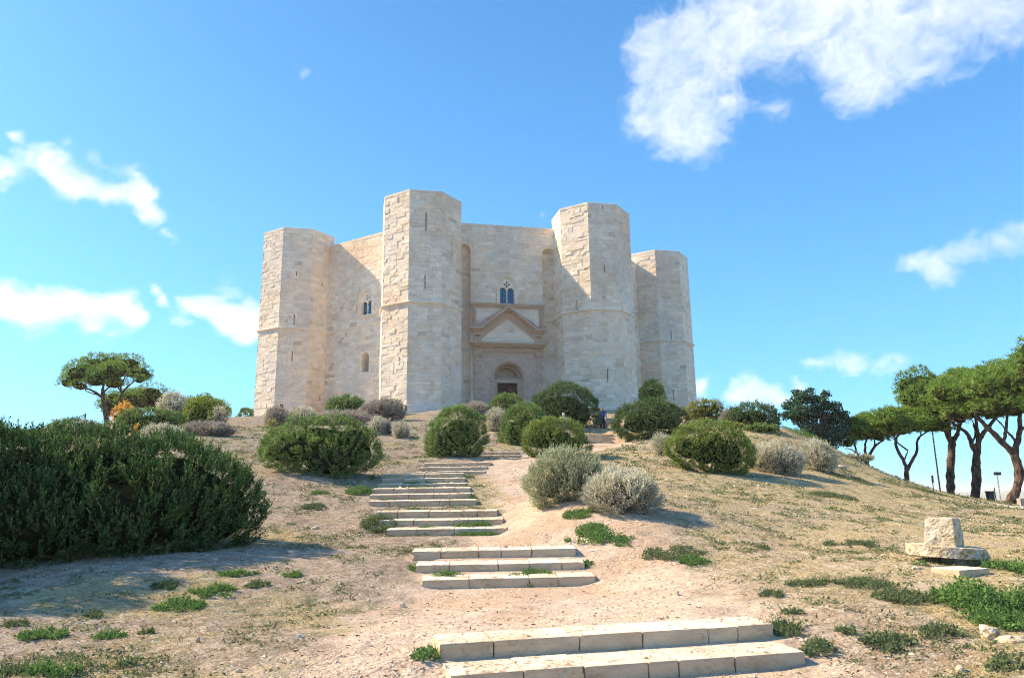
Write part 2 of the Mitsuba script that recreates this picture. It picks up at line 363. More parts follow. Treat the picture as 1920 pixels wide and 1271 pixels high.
ZZ += damp * castle_flat * ((meshkit.fbm(P3 * .45, 3, 1) - .5) * .16 + (meshkit.fbm(P3 * 2.2, 3, 2) - .5) * .07 + (meshkit.noise(P3 * 7.5, 6) - .5) * .018)


def ss(a, b, x):
    t = np.clip((x - a) / (b - a), 0, 1)
    return t * t * (3 - 2 * t)


for fi, fl in enumerate(STEPS):   # level the ground under and between the steps
    A, B, _ = fl[0]
    tdir = (B - A) / np.linalg.norm(B - A)
    ndir = np.array([-tdir[1], tdir[0]])
    mid = (A + B) / 2
    s, t = (XX - mid[0]) * tdir[0] + (YY - mid[1]) * tdir[1], (XX - mid[0]) * ndir[0] + (YY - mid[1]) * ndir[1]
    half = np.linalg.norm(B - A) / 2
    ti = [float((((a + b) / 2) - mid) @ ndir) for a, b, z in fl]
    zi = [z for a, b, z in fl]
    smid = [float((((a + b) / 2) - mid) @ tdir) for a, b, z in fl]
    z = np.full(XX.shape, zi[0] - (.16 if fl is not top else .2))
    for q, (tt, zz) in enumerate(zip(ti, zi)):
        z = np.where(t > tt + .20, zz - .045 + TILT[fi] * (t - tt), z)
        z = np.where(t > tt + .42, zz - .012 + TILT[fi] * (t - tt), z)
    z = np.where(t > ti[-1] + .45, zi[-1] - .012 + TILT[fi] * .45, z)
    half2 = half + max(abs(v) for v in smid)
    wgt = ss(half + .04, half - .28, np.abs(s)) * ss(-1.6, -.15, t) * ss(ti[-1] + 2.2, ti[-1] + .6, t)
    ZZ = ZZ * (1 - wgt) + z * wgt
HI = RegularGridInterpolator((GX, GY), ZZ)


def H(x, y):
    return HI(np.stack(np.broadcast_arrays(np.asarray(x, float), np.asarray(y, float)), -1))


def on_ground(px, py, D=None):
    """the point of the ground that the photograph shows at the pixel (or, with D, the ground at that distance on the pixel's bearing)"""
    d = ray(px, py)
    d = d / d[1]
    if D is not None:
        return np.array([d[0] * D, D, float(H(d[0] * D, D))])
    ds = np.concatenate([np.arange(4, 40, .05), np.arange(40, 110, .2)])
    below = d[2] * ds < H(d[0] * ds, ds)
    D = ds[np.argmax(below)] if below.any() else 60.0
    return np.array([d[0] * D, D, float(H(d[0] * D, D))])


nx, ny = len(GX), len(GY)
V = np.stack([XX, YY, ZZ], -1).reshape(-1, 3)
ii, jj = np.meshgrid(np.arange(nx - 1), np.arange(ny - 1), indexing='ij')
a = (ii * ny + jj).ravel()
QUAD = np.stack([a, a + ny, a + ny + 1, a + 1], 1)
qc = V[QUAD].mean(1)
tm = trail_mask(qc[:, 0], qc[:, 1]) + (meshkit.fbm(qc * [1.9, 1.9, 0], 3, 8) - .5) * .5
is_path = (tm < 1.0) & (qc[:, 1] > -2)
gx_, gy_ = np.gradient(ZZ, GX, axis=0), np.gradient(ZZ, GY, axis=1)
NRM = np.stack([-gx_, -gy_, np.ones_like(gx_)], -1).reshape(-1, 3)
NRM /= np.linalg.norm(NRM, axis=1, keepdims=True)


def sheet(key, faces, label):
    used = np.unique(faces)
    new = np.full(len(V), -1)
    new[used] = np.arange(len(used))
    f = new[faces]
    f = np.vstack([f[:, [0, 1, 2]], f[:, [0, 2, 3]]])
    path = meshkit.write_ply((V[used], f), False, None, None, NRM[used])
    scene[key] = {'type': 'ply', 'filename': path, 'face_normals': False, 'bsdf': {'type': 'ref', 'id': 'soil'}}
    labelled(key, label, kind='structure')


sheet('ground', QUAD[~is_path], 'dry sloping hillside of bare brown earth and straw')
sheet('gravel_path', QUAD[is_path], 'pinkish trodden gravel path climbing the hill beside the stone steps')
# ---------------------------------------------------------------- castle
R_T, AP_T, SIDE = 4.218, 4.218 * math.cos(math.pi / 8), 2 * 4.218 * math.sin(math.pi / 8)
Z_BASE, Z_STRING, Z_TOWER, Z_WALL, AP_W = 8.0, 18.38, 30.05, 28.75, 21.2
UPV = np.array([0, 0, 1.0])
PX_CASTLE = []          # every squared stone: (apparent size, holder, vertices, faces, uv)


class Face:
    """a wall plane: foot point, tangent (to the right seen from outside), outward normal"""
    def __init__(self, centre, ang, ap):
        self.n = np.array([math.sin(ang), -math.cos(ang), 0])
        self.t = np.array([math.cos(ang), math.sin(ang), 0])
        self.o = np.array([centre[0], centre[1], 0]) + self.n * ap

    def pts(self, s, z, d):
        return self.o + np.multiply.outer(s, self.t) + np.multiply.outer(z, UPV) + np.multiply.outer(d, self.n)

    def slab(self, poly, d0, d1):
        """polygon in (s, z), extruded from depth d0 out to d1"""
        out = []
        for g in getattr(poly, 'geoms', [poly]):
            if g.is_empty or g.area < 1e-5 or g.geom_type != 'Polygon':
                continue
            m = trimesh.creation.extrude_polygon(g, d1 - d0, engine='earcut')
            v = np.array(m.vertices)
            f = np.array(m.faces)
            w = self.pts(v[:, 0], v[:, 1], v[:, 2] + d0)
            # s, z, d is a left-handed frame here: turn the triangles round
            out.append(trimesh.Trimesh(w, f[:, ::-1], process=False))
        return trimesh.util.concatenate(out) if out else None


def join(ms):
    return trimesh.util.concatenate([m for m in ms if m is not None])


QF = np.array([[8, 9, 10, 11], [4, 5, 9, 8], [5, 6, 10, 9], [6, 7, 11, 10], [7, 4, 8, 11], [0, 1, 5, 4], [1, 2, 6, 5], [2, 3, 7, 6], [3, 0, 4, 7]])
TF = np.vstack([QF[:, [0, 1, 2]], QF[:, [0, 2, 3]]])


def courses(rng, z0, z1, lo=.32, hi=.47):
    zs = [z0]
    while zs[-1] < z1 - .3:
        zs.append(zs[-1] + rng.uniform(lo, hi))
    zs = np.array(zs)
    return z0 + (zs - z0) * (z1 - z0) / (zs[-1] - z0)


def lay(face, s0, s1, zs, rng, holes=None, holder='wall', joint=.006, rough=0.0, depth=0.0, mitre=(0, 0)):
    """squared stones over the rectangle s0..s1 in courses zs, kept off the holes; each is a chamfered block of its own"""
    for z0, z1 in zip(zs[:-1], zs[1:]):
        ss_ = [s0]
        while True:
            L = rng.choice([rng.uniform(.35, .65), rng.uniform(.55, .95), rng.uniform(.85, 1.4)])
            if ss_[-1] + L > s1 - .35:
                break
            ss_.append(ss_[-1] + L)
        ss_.append(s1)
        for a, b in zip(ss_[:-1], ss_[1:]):
            j = joint * rng.uniform(.5, 1.4)
            cell = sbox(a + (j if a > s0 else 0), z0 + j, b - (j if b < s1 else 0), z1 - j)
            tone = np.array([rng.random(), rng.random()])
            d = depth + rng.normal(0, .006) + (rng.choice([0, 0, -.04, -.085, .02]) * rough if rough else 0)
            pieces = [cell]
            if holes is not None and holes.intersects(cell):
                pieces = [g for g in getattr(cell.difference(holes), 'geoms', [cell.difference(holes)]) if g.geom_type == 'Polygon' and g.area > .012]
            for pc in pieces:
                if pc.is_empty:
                    continue
                if len(pc.exterior.coords) == 5 and len(pc.interiors) == 0 and abs(pc.area - pc.envelope.area) < 1e-6:
                    x0, y0, x1, y1 = pc.bounds
                    bv = rng.uniform(.006, .016) * (1 + 1.6 * rough)
                    cj = rng.normal(0, .003 + .017 * rough, 4)
                    e0 = mitre[0] * d * .414 if a == s0 else 0
                    e1 = mitre[1] * d * .414 if b == s1 else 0
                    X0, X1 = x0 - e0, x1 + e1
                    bl, br = (bv if a > s0 else .002), (bv if b < s1 else .002)
                    w = rng.normal(0, .012 * rough, (4, 2)) if rough else np.zeros((4, 2))
                    s = np.array([x0, x1, x1, x0, X0, X1, X1, X0, X0 + bl, X1 - br, X1 - br, X0 + bl])
                    z = np.array([y0, y0, y1, y1] * 2 + [y0 + bv, y0 + bv, y1 - bv, y1 - bv])
                    if rough and a > s0 and b < s1:
                        s[8:12] += w[:, 0]
                        z[8:12] += w[:, 1]
                    dd = np.array([-.16] * 4 + [d - bv * .8] * 4 + list(d + cj))
                    v, f = face.pts(s, z, dd), TF
                else:
                    m = face.slab(pc, -.16, d)
                    if m is None:
                        continue
                    v, f = np.array(m.vertices), np.array(m.faces)
                PX_CASTLE.append((pc.area / face.o[1] ** 2, holder, v, f, np.tile(tone, (len(v), 1))))


def cuv(n, a, b=.5):
    return np.tile([a, b], (n, 1))


def put_stone(key, mesh, a=.3, b=.5, mat='castle_stone', label=None, smooth=False, kind=None):
    key = put(key, mesh, mat, smooth=smooth, uv=cuv(len(mesh.vertices), a, b))
    if label or kind:
        labelled(key, label, kind=kind)
    return key


def oct_sweep(c, r, prof, phi0=PHI0, k0=0, k1=8):
    """profile of (outward offset, z) carried round an octagon's corners"""
    n = len(prof)
    vs, fs = [], []
    for j in range(k0, k1 + 1):
        a = phi0 + j * math.pi / 4
        for off, z in prof:
            rr = r + off / math.cos(math.pi / 8)
            vs.append([c[0] + rr * math.sin(a), c[1] - rr * math.cos(a), z])
    for j in range(k1 - k0):
        for i in range(n - 1):
            p, q = j * n + i, (j + 1) * n + i
            fs += [[p, q, q + 1], [p, q + 1, p + 1]]
    return trimesh.Trimesh(np.array(vs), np.array(fs), process=False)


def oct_prism(c, r, z0, z1, phi0=PHI0):
    a = phi0 + np.arange(8) * math.pi / 4
    ring = Polygon(np.stack([c[0] + r * np.sin(a), c[1] - r * np.cos(a)], 1))
    m = trimesh.creation.extrude_polygon(ring, z1 - z0, engine='earcut')
    m.apply_translation([0, 0, z0])
    return m


castle = thing('castle', 'pale limestone castle with octagonal towers crowning the hill', 'castle')
slit = lambda s, z0, z1, w=.13: sbox(s - w / 2, z0, s + w / 2, z1)
SLITS = {  # tower, face -> arrow slits
    (0, 1): [slit(.03, 25.76, 27.73), slit(0, 19.87, 21.27)], (0, 2): [slit(.03, 23.79, 25.15, .09), slit(-.18, 11.4, 12.7, .11)],
    (0, 0): [slit(-.03, 11.65, 12.76, .11), slit(.1, 28.72, 29.75, .08), slit(.05, 22.34, 23.64, .08)],
    (-1, 1): [slit(0, 24.39, 24.92, .09), slit(0, 18.85, 20.07), slit(-.03, 14.76, 15.92)], (-1, 2): [slit(.38, 10.69, 11.53), slit(1.45, 18.85, 20.03, .1)],
    (1, 0): [slit(-.02, 18.55, 19.81, .11)], (1, 1): [slit(-.02, 22.52, 23.29, .1), slit(.05, 29.3, 29.75, .09), slit(-.17, 11.25, 12.52)],
    (2, 1): [slit(-.08, 18.55, 19.72), slit(-.22, 11.2, 12.5)]}
NAMES = ['second tower from the left, nearest and tallest in view, left of the portal', 'tower right of the portal', 'rightmost tower, partly hidden behind its neighbour']
tower_keys = {}
for k in (-1, 0, 1, 2):
    c = TOWER_C[k + 1]
    rng = np.random.default_rng(50 + k)
    tk = numbered('castle__tower')
    tower_keys[k] = tk
    lower = Z_BASE + (.75 if k in (0, 1) else 0) - (.9 if k in (-1, 2) else 0)
    zs_lo, zs_hi = courses(rng, lower, Z_STRING), courses(rng, Z_STRING + .26, Z_TOWER - .28)
    shell = [oct_prism(c, R_T - .55, Z_BASE - 2.0, Z_TOWER - .06)]
    for j in range(-1, 5):
        face = Face(c, PHI0 + (j + .5) * math.pi / 4, AP_T)
        holes = unary_union(SLITS[(k, j)]) if (k, j) in SLITS else None
        panel = sbox(-SIDE / 2, lower - 1, SIDE / 2, Z_TOWER - .07)
        shell.append(face.slab(panel if holes is None else panel.difference(holes), -.56, -.035))
        rough = {0: .78 if k in (0, 1) else .55, -1: .4}.get(j, .05 if k < 2 else .12)
        for zs in (zs_lo, zs_hi):
            lay(face, -SIDE / 2, SIDE / 2, zs, rng, holes, tk, rough=rough, mitre=(1, 1))
    for j in range(5, 7):
        face = Face(c, PHI0 + (j + .5) * math.pi / 4, AP_T)
        shell.append(face.slab(sbox(-SIDE / 2, lower - 1, SIDE / 2, Z_TOWER - .07), -.56, 0))
    put_stone(tk, join(shell), .57, .5)
    if k != -1:
        labelled(tk, NAMES[k])
    else:
        labelled(tk, 'leftmost tower of the castle')
    # string course: weathered slope above, hollow below
    put_stone(tk + '__string_course', oct_sweep(c, R_T, [(-.15, Z_STRING - .02), (.05, Z_STRING), (.08, Z_STRING + .07), (.20, Z_STRING + .10), (.21, Z_STRING + .17), (.02, Z_STRING + .27), (-.15, Z_STRING + .275)], k0=-1, k1=5), .57, .9)
    put_stone(tk + '__coping', join([oct_sweep(c, R_T, [(-.5, Z_TOWER - .285), (.0, Z_TOWER - .28), (.02, Z_TOWER - .26), (.02, Z_TOWER - .03), (-.02, Z_TOWER), (-1.2, Z_TOWER + .05), (-R_T * .92, Z_TOWER + .06)])]), .5, .35)
    if k in (0, 1):
        put_stone(tk + '__plinth', oct_sweep(c, R_T, [(-.3, Z_BASE + .755), (.04, Z_BASE + .75), (.10, Z_BASE + .66), (.17, Z_BASE + .60), (.18, Z_BASE + .34), (.30, Z_BASE + .30), (.31, Z_BASE - 1.5)], k0=-1, k1=5), .42, .5)

# main walls
WALLS = {'front': TH + math.pi / 8, 'left': TH - math.pi / 8, 'right': TH + 3 * math.pi / 8}
core_r = (AP_W - 1.6) / math.cos(math.pi / 8)
a = TH + np.arange(8) * math.pi / 4
HALF = 9.18 - 2.0


def arch(cx, hw, z0, zs, rise, n=10, pointed=True):
    """opening with jambs from z0 to zs and a pointed (or round) head"""
    if pointed:
        R = (hw * hw + rise * rise) / (2 * hw)
        th = math.atan2(rise, R - hw)
        r_ = [(cx + hw - R + R * math.cos(t), zs + R * math.sin(t)) for t in np.linspace(0, th, n)]
        l_ = [(2 * cx - x, z) for x, z in r_[::-1][1:]]
        head = r_ + l_
    else:
        head = [(cx + hw * math.cos(t), zs + rise * math.sin(t)) for t in np.linspace(0, math.pi, 2 * n)]
    return Polygon([(cx - hw, z0), (cx + hw, z0)] + head)


def wall_part(label=None):
    k = numbered('castle__wall')
    if label:
        labelled(k, label)
    return k


def string_on(face, key, s0, s1, z=Z_STRING, proud=.0):
    prof = [(-.1, z - .02), (.03, z), (.10, z + .09), (.12, z + .16), (.02, z + .255), (-.1, z + .26)]
    v = np.vstack([face.pts(np.full(6, s), np.array([q[1] for q in prof]), np.array([q[0] + proud for q in prof])) for s in (s0, s1)])
    f = []
    for i in range(5):
        f += [[i, 6 + i, 7 + i], [i, 7 + i, i + 1]]
    return put_stone(key + '__string_course', trimesh.Trimesh(v, np.array(f), process=False), .35, .7)


def coping_on(face, key, s0, s1, depth=1.6):
    return put_stone(key + '__coping', face.slab(sbox(s0, Z_WALL - .3, s1, Z_WALL), -depth, .025), .5, .35)


def bifora(face, wall, cx, z0, hw, z_spring, rise, label):
    """twin-light window: moulded arch, pierced tracery, mullion, blue panes"""
    wk = labelled(numbered(wall + '__window'), label)
    outer, mid, inner = arch(cx, hw + .32, z0 - .04, z_spring, rise + .34), arch(cx, hw + .17, z0 - .04, z_spring, rise + .18), arch(cx, hw, z0, z_spring, rise)
    fr = [face.slab(outer.difference(mid), -.45, .06), face.slab(mid.difference(inner), -.45, -.10)]
    for sgn in (-1, 1):      # slender jamb shafts with capitals
        sh = trimesh.creation.cylinder(.055, z_spring - z0 - .1, sections=10)
        sh.apply_translation(face.pts(np.array(cx + sgn * (hw + .02)), np.array((z_spring + z0) / 2), np.array(-.06)))
        fr += [sh, face.slab(sbox(cx + sgn * (hw + .02) - .09, z_spring - .1, cx + sgn * (hw + .02) + .09, z_spring + .06), -.16, .04)]
    put_stone(wk + '__frame', join(fr), .85, .35, label='tan moulded arch frame')
    put_stone(wk + '__sill', face.slab(sbox(cx - hw - .45, z0 - .2, cx + hw + .45, z0 - .03), -.3, .12), .85, .3)
    # pierced tracery plate
    zl = z_spring - .38
    lw = hw / 2 - .03
    lights = [arch(cx + sg * (hw / 2 + .01), lw, z0, zl - .05, lw * 1.15, 6) for sg in (-1, 1)]
    zr = z_spring + rise * .30
    rr = hw * .58
    holes = [Point(cx + rr * .5 * math.cos(t), zr + rr * .5 * math.sin(t)).buffer(rr * .26, 6) for t in np.arange(4) * math.pi / 2] + [Point(cx, zr).buffer(rr * .14, 6)]
    put_stone(wk + '__tracery', face.slab(inner.difference(unary_union(lights + holes)), -.42, -.24), .59, 1.6, label='white tracery with a pierced rosette over two lights')
    mu = trimesh.creation.cylinder(.045, zl - z0, sections=10)
    mu.apply_translation(face.pts(np.array(cx), np.array((zl + z0) / 2), np.array(-.30)))
    put_stone(wk + '__mullion', mu, .9, .3)
    for sg in (-1, 1):
        m = face.slab(sbox(cx + sg * (hw / 2 + .01) - lw - .04, z0, cx + sg * (hw / 2 + .01) + lw + .04, zl + lw), -.62, -.58)
        put(wk + '__pane', m, 'pane_blue')
        bars = [face.slab(sbox(cx + sg * (hw / 2 + .01) - .02, z0, cx + sg * (hw / 2 + .01) + .02, zl + lw), -.58, -.555)] + \
               [face.slab(sbox(cx + sg * (hw / 2 + .01) - lw, z0 + q * (zl - z0), cx + sg * (hw / 2 + .01) + lw, z0 + q * (zl - z0) + .025), -.577, -.562) for q in (.33, .66)]
        put(wk + '__glazing_bar', join(bars), 'iron')
    return inner, outer


# front wall: recesses beside the towers, window, portal
rng = np.random.default_rng(7)
fw = Face(CC, WALLS['front'], AP_W)
wk = wall_part('front wall between the two nearest towers, with the portal')
rec = [arch(sg * 4.62, .72, Z_BASE - 1, 25.72, .73, pointed=False) for sg in (-1, 1)]
recess = unary_union(rec + [sbox(sg * 5.3 - .7, Z_BASE - 1, sg * 5.3 + .7, 23) for sg in ()])
win_in, win_out = bifora(fw, wk, 0, 20.05, .80, 21.9, 1.05, 'twin-light window with blue panes above the portal')
door_arch = arch(0, 1.62, Z_BASE - 1, 12.2, 1.62)
portal_zone = sbox(-3.62, Z_BASE - 1, 3.62, 19.75)
full = sbox(-HALF, Z_BASE - 2, HALF, Z_WALL - .3)
put_stone(wk, join([fw.slab(full.difference(unary_union([recess, win_in, door_arch])), -.72, -.035), fw.slab(full.difference(unary_union([win_in, door_arch])), -1.4, -.70)]), .57, .5)
zs = np.concatenate([courses(rng, Z_BASE - .5, Z_STRING), courses(rng, Z_STRING, Z_WALL - .3)[1:]])
lay(fw, -HALF, HALF, zs, rng, unary_union([recess, win_out, portal_zone]), wk, rough=.06)
TYM = Polygon([(-2.72, 16.28), (0, 18.40), (2.72, 16.28), (3.0, 15.78), (-3.0, 15.78)])
lay(fw, -3.0, 3.0, courses(rng, 15.78, 18.4), rng, sbox(-6, 15, 6, 20).difference(TYM), 'castle__portal', depth=.10)
for sg in (-1, 1):
    pan = Polygon([(sg * .5, 19.48), (sg * 3.33, 19.48), (sg * 3.33, 17.72)])
    lay(fw, min(sg * .5, sg * 3.33), max(sg * .5, sg * 3.33), courses(rng, 17.72, 19.48), rng, sbox(-6, 15, 6, 21).difference(pan), 'castle__portal', depth=.105)
for sg in (-1, 1):   # masonry at the back of each recess, and its reveal
    fb = Face(CC, WALLS['front'], AP_W - .66)
    lay(fb, sg * 4.62 - .74, sg * 4.62 + .74, zs, rng, None, wk, rough=.15)
    string_on(fb, wk, sg * 4.62 - .71, sg * 4.62 + .71)
    if sg == -1:
        string_on(fw, wk, -HALF, -5.35)
    else:
        string_on(fw, wk, 5.35, HALF)
coping_on(fw, wk, -HALF, HALF)

# portal
pk = labelled('castle__portal', 'reddish stone portal with gabled pediment and arched doorway')
front = .16


def banded(face, polys, mat='breccia', a=0.0):
    return join([face.slab(p, d0, d1) for p, d0, d1 in polys])


put(pk, join([fw.slab(sbox(-3.60, Z_BASE - 1, 3.60, 14.9).difference(door_arch), -.16, .10), fw.slab(sbox(-3.6, 14.9, 3.6, 19.7), -.16, .05)]), 'breccia', uv=None)
portal_uv = lambda m, a: cuv(len(m.vertices), a)


def pp(name, mesh, a, label=None):
    k = put(pk + '__' + name, mesh, 'breccia', uv=portal_uv(mesh, a))
    if label:
        labelled(k, label)
    return k


for sg in (-1, 1):
    c0 = sg * 3.28
    flutes = [fw.slab(sbox(c0 - .33, Z_BASE - 1, c0 + .33, 14.3), .05, .26)]
    flutes += [fw.slab(sbox(c0 - .26 + q * .13, 9.2, c0 - .20 + q * .13, 14.2), .255, .285) for q in range(5) if q != 4] + [fw.slab(sbox(c0 + .20, 9.2, c0 + .27, 14.2), .255, .285)]
    pp('pilaster', join(flutes), .15)
    cap = [fw.slab(sbox(c0 - .36 - q * .045, 14.3 + q * .14, c0 + .36 + q * .045, 14.3 + (q + 1) * .14), .0, .30 + q * .05) for q in range(4)]
    cap += [fw.slab(Point(c0 + x, 14.45 + .05 * (i % 2)).buffer(.10, 4), .3, .46) for i, x in enumerate((-.3, -.1, .1, .3))]
    pp('capital', join(cap), .75)
ent = [fw.slab(sbox(-3.62 - q, 14.86 + h0, 3.62 + q, 14.86 + h1), .0, .28 + d) for q, h0, h1, d in ((0, 0, .2, .02), (.06, .2, .32, .16), (.14, .46, .58, .30), (.28, .58, .70, .52), (.42, .70, .86, .72))]
pp('cornice', join(ent), .85, 'tan cornice above the doorway')
pp('dentil_band', join([fw.slab(sbox(x, 15.18, x + .16, 15.32), .0, .52) for x in np.arange(-3.68, 3.6, .32)]), .7)
# pediment
outer = Polygon([(-4.05, 17.1), (-4.05, 17.32), (-3.0, 17.32), (0, 19.72), (3.0, 17.32), (4.05, 17.32), (4.05, 17.1), (2.94, 17.1), (0, 19.44), (-2.94, 17.1)])
second = Polygon([(-3.9, 16.9), (-3.9, 17.1), (-2.94, 17.1), (0, 19.44), (2.94, 17.1), (3.9, 17.1), (3.9, 16.9), (2.88, 16.9), (0, 19.2), (-2.88, 16.9)])
third = Polygon([(-3.7, 16.55), (-3.7, 16.9), (-2.88, 16.9), (0, 19.2), (2.88, 16.9), (3.7, 16.9), (3.7, 16.55), (2.9, 16.55), (0, 18.75), (-2.9, 16.55)])
fourth = Polygon([(-3.2, 16.25), (-2.9, 16.55), (0, 18.75), (2.9, 16.55), (3.2, 16.25), (2.75, 16.25), (0, 18.42), (-2.75, 16.25)])
pp('pediment', join([fw.slab(outer, 0, .85), fw.slab(second, 0, .55), fw.slab(third, 0, .32), fw.slab(fourth, 0, .2)]), .85, 'tan gabled pediment with dentils')
dents = []
for sg in (-1, 1):
    for q in np.linspace(.05, .95, 11):
        x, z = sg * 2.9 * q, 19.31 - q * 2.3
        dents.append(fw.slab(affinity.rotate(sbox(x - .08, z - .10, x + .08, z + .08), -sg * 38, origin=(x, z)), .3, .72))
    dents += [fw.slab(sbox(sg * x - .07, 16.93, sg * x + .07, 17.1), .3, .54) for x in (3.1, 3.4, 3.7)]
pp('dentil', join(dents), .7)
tym = Polygon([(-2.75, 16.25), (0, 18.42), (2.75, 16.25), (3.2, 15.75), (-3.2, 15.75)])
put_stone(pk + '__tympanum', fw.slab(tym, 0, .085), .2, .6)
pp('base_block', join([fw.slab(sbox(sg * 3.2 - .42, 15.74, sg * 3.2 + .42, 16.3), .0, .2) for sg in (-1, 1)]), .6)
# framed panel above the pediment
for sg in (-1, 1):
    put_stone(pk + '__panel', fw.slab(Polygon([(sg * .45, 19.66), (sg * 3.35, 19.66), (sg * 3.35, 17.66)]), 0, .09), .6, .5)
    pp('slender_shaft', join([fw.slab(sbox(sg * x - .07, 17.3, sg * x + .07, 19.66), 0, d) for x, d in ((3.46, .20), (3.64, .28), (3.82, .2))]), .8)
pp('top_cornice', join([fw.slab(sbox(-3.75 - q, 19.64 + h0, 3.75 + q, 19.64 + h1), 0, d) for q, h0, h1, d in ((0, 0, .1, .2), (.16, .1, .2, .32), (.3, .2, .33, .42))]), .85)
pp('panel_frame', fw.slab(sbox(-3.4, 19.5, 3.4, 19.64), 0, .16), .8)
# doorway: rings, jambs, lintel, lunette, door
pp('arch_moulding', join([fw.slab(arch(0, 1.82, 11.9, 12.2, 1.84).difference(door_arch), .0, .17), fw.slab(arch(0, 1.62, 11.9, 12.2, 1.62).difference(arch(0, 1.48, 11.9, 12.2, 1.46)), -.6, -.05)]), .5)
for sg in (-1, 1):
    pp('jamb', join([fw.slab(sbox(sg * 1.72 - .13, Z_BASE - .5, sg * 1.72 + .13, 11.75), 0, .2), fw.slab(sbox(sg * 1.72 - .2, 11.75, sg * 1.72 + .2, 12.15), -.1, .3), fw.slab(sbox(sg * 1.38 - .3, Z_BASE - .5, sg * 1.38 + .3, 11.75), -.95, -.45)]), .6)
pp('lintel', join([fw.slab(sbox(-1.62, 11.72, 1.62, 12.12), -1.2, -.45), fw.slab(sbox(-1.62, 12.12, 1.62, 12.22), -1.2, -.36)]), .6, 'carved lintel under the lunette')
pp('lunette', fw.slab(arch(0, 1.6, 12.0, 12.2, 1.6), -1.7, -1.5), .9)
pp('lunette_arch', fw.slab(arch(0, 1.6, 12.2, 12.2, 1.6).difference(arch(0, 1.15, 12.1, 12.25, 1.15)), -1.2, -.9), .7)
for x0, x1 in ((-1.08, -.015), (.015, 1.08)):
    dk = put(pk + '__door', fw.slab(sbox(x0, Z_BASE - .5, x1, 11.72), -1.15, -1.0), 'door_wood')
    if x0 < 0:
        labelled(dk, 'dark red-brown wooden door leaf')
    for q in range(4):
        put(dk + '__plank', fw.slab(sbox(x0 + .01 + q * .262, Z_BASE - .5, x0 + q * .262 + .25, 11.70), -1.0, -.975), 'door_wood')
put_stone(pk + '__threshold', fw.slab(sbox(-2.6, Z_BASE - 1, 2.6, Z_BASE + .35), -.3, 1.2), .4, .4)

# left wall
fl_ = Face(CC, WALLS['left'], AP_W)
wk = wall_part('wall left of the nearest tower, with two windows one above the other')
lo_open = arch(.72, .60, 13.42, 14.9, .62, pointed=False)
w_in, w_out = bifora(fl_, wk, .62, 19.72, .80, 21.35, 1.10, 'twin-light window with blue panes, left of the nearest tower')
full = sbox(-HALF, Z_BASE - 2, HALF, Z_WALL - .3)
put_stone(wk, fl_.slab(full.difference(unary_union([lo_open, w_in])), -1.4, -.035), .57, .5)
zs = np.concatenate([courses(rng, Z_BASE - .5, Z_STRING), courses(rng, Z_STRING + .26, Z_WALL - .3)])
lay(fl_, -HALF, HALF, zs, rng, unary_union([lo_open.buffer(.16), w_out, sbox(-HALF, Z_STRING, HALF, Z_STRING + .26)]), wk, rough=.3)
string_on(fl_, wk, -HALF, HALF)
coping_on(fl_, wk, -HALF, HALF)
lk = labelled(wk + '__arched_opening', 'small round-arched opening below the twin-light window')
put_stone(lk, join([fl_.slab(lo_open.buffer(.17).difference(lo_open), -.3, .012), fl_.slab(lo_open, -1.35, -1.25)]), .6, .4)
put(lk + '__slot', fl_.slab(sbox(.95, 13.5, 1.22, 15.0), -1.25, -1.2), 'iron')
# right wall and plain ones behind
fr_ = Face(CC, WALLS['right'], AP_W)
wk = wall_part()
put_stone(wk, fr_.slab(full, -1.4, -.035), .3, .4)
lay(fr_, -HALF, HALF, zs, rng, None, wk, rough=.12)
coping_on(fr_, wk, -HALF, HALF)
for q in (-2, 2, 3, 4, 5):
    f_ = Face(CC, TH + (q + .5) * math.pi / 4, AP_W)
    wk2 = wall_part()
    put_stone(wk2, f_.slab(sbox(-8.75, Z_BASE - 2, 8.75, Z_WALL), -1.6, 0), .3, .5)
put_stone('castle__roof', oct_prism(CC, core_r, Z_BASE - 1, Z_WALL - .9, TH), .4, .3)

# the squared stones: the 300 largest in view are entries of their own, the others are joined per wall and tower
PX_CASTLE.sort(key=lambda q: -q[0])
for size, holder, v, f, uv in PX_CASTLE[:300]:
    put(holder + '__block', (v, f), 'castle_stone', uv=uv)
rest = {}
for size, holder, v, f, uv in PX_CASTLE[300:]:
    rest.setdefault(holder, []).append((v, f, uv))
for holder, parts in rest.items():
    off = np.cumsum([0] + [len(p[0]) for p in parts])
    k = put(holder + '__masonry', (np.vstack([p[0] for p in parts]), np.vstack([p[1] + o for p, o in zip(parts, off)])), 'castle_stone', uv=np.vstack([p[2] for p in parts]))
    labelled(k, kind='stuff')
# ---------------------------------------------------------------- stone steps
def worn_block(rng, L, D, Hh, sub=2, amp=.006):
    """a stone block with rounded arrises and a worn surface; front face at y = 0, top at z = 0"""
    m = trimesh.creation.box((L, D, Hh))
    m = m.subdivide_to_size(max(.05, L / 7) if sub == 3 else max(.12, L / 4))
    v = np.array(m.vertices)
    h = np.array([L, D, Hh]) / 2
    r = .016
    q = np.clip(v, -(h - r), h - r)
    dlt = v - q
    ln = np.linalg.norm(dlt, axis=1, keepdims=True)
    v = np.where(ln > 1e-9, q + dlt / np.maximum(ln, 1e-9) * r, v)
    off = rng.uniform(0, 50, 3)
    n_ = meshkit.fbm(v * 7 + off, 3) - .5
    chip = np.clip(meshkit.noise(v * 9 + off + 9) - .66, 0, 1) * (ln[:, 0] > 1e-9)
    dirn = v / np.maximum(np.abs(v).max(1, keepdims=True), 1e-9)
    v = v + np.sign(dirn) * (np.abs(dirn) > .8) * (n_ * amp * 2 - chip * .06)[:, None]
    v += [0, D / 2, -Hh / 2]
    return v, np.array(m.faces)


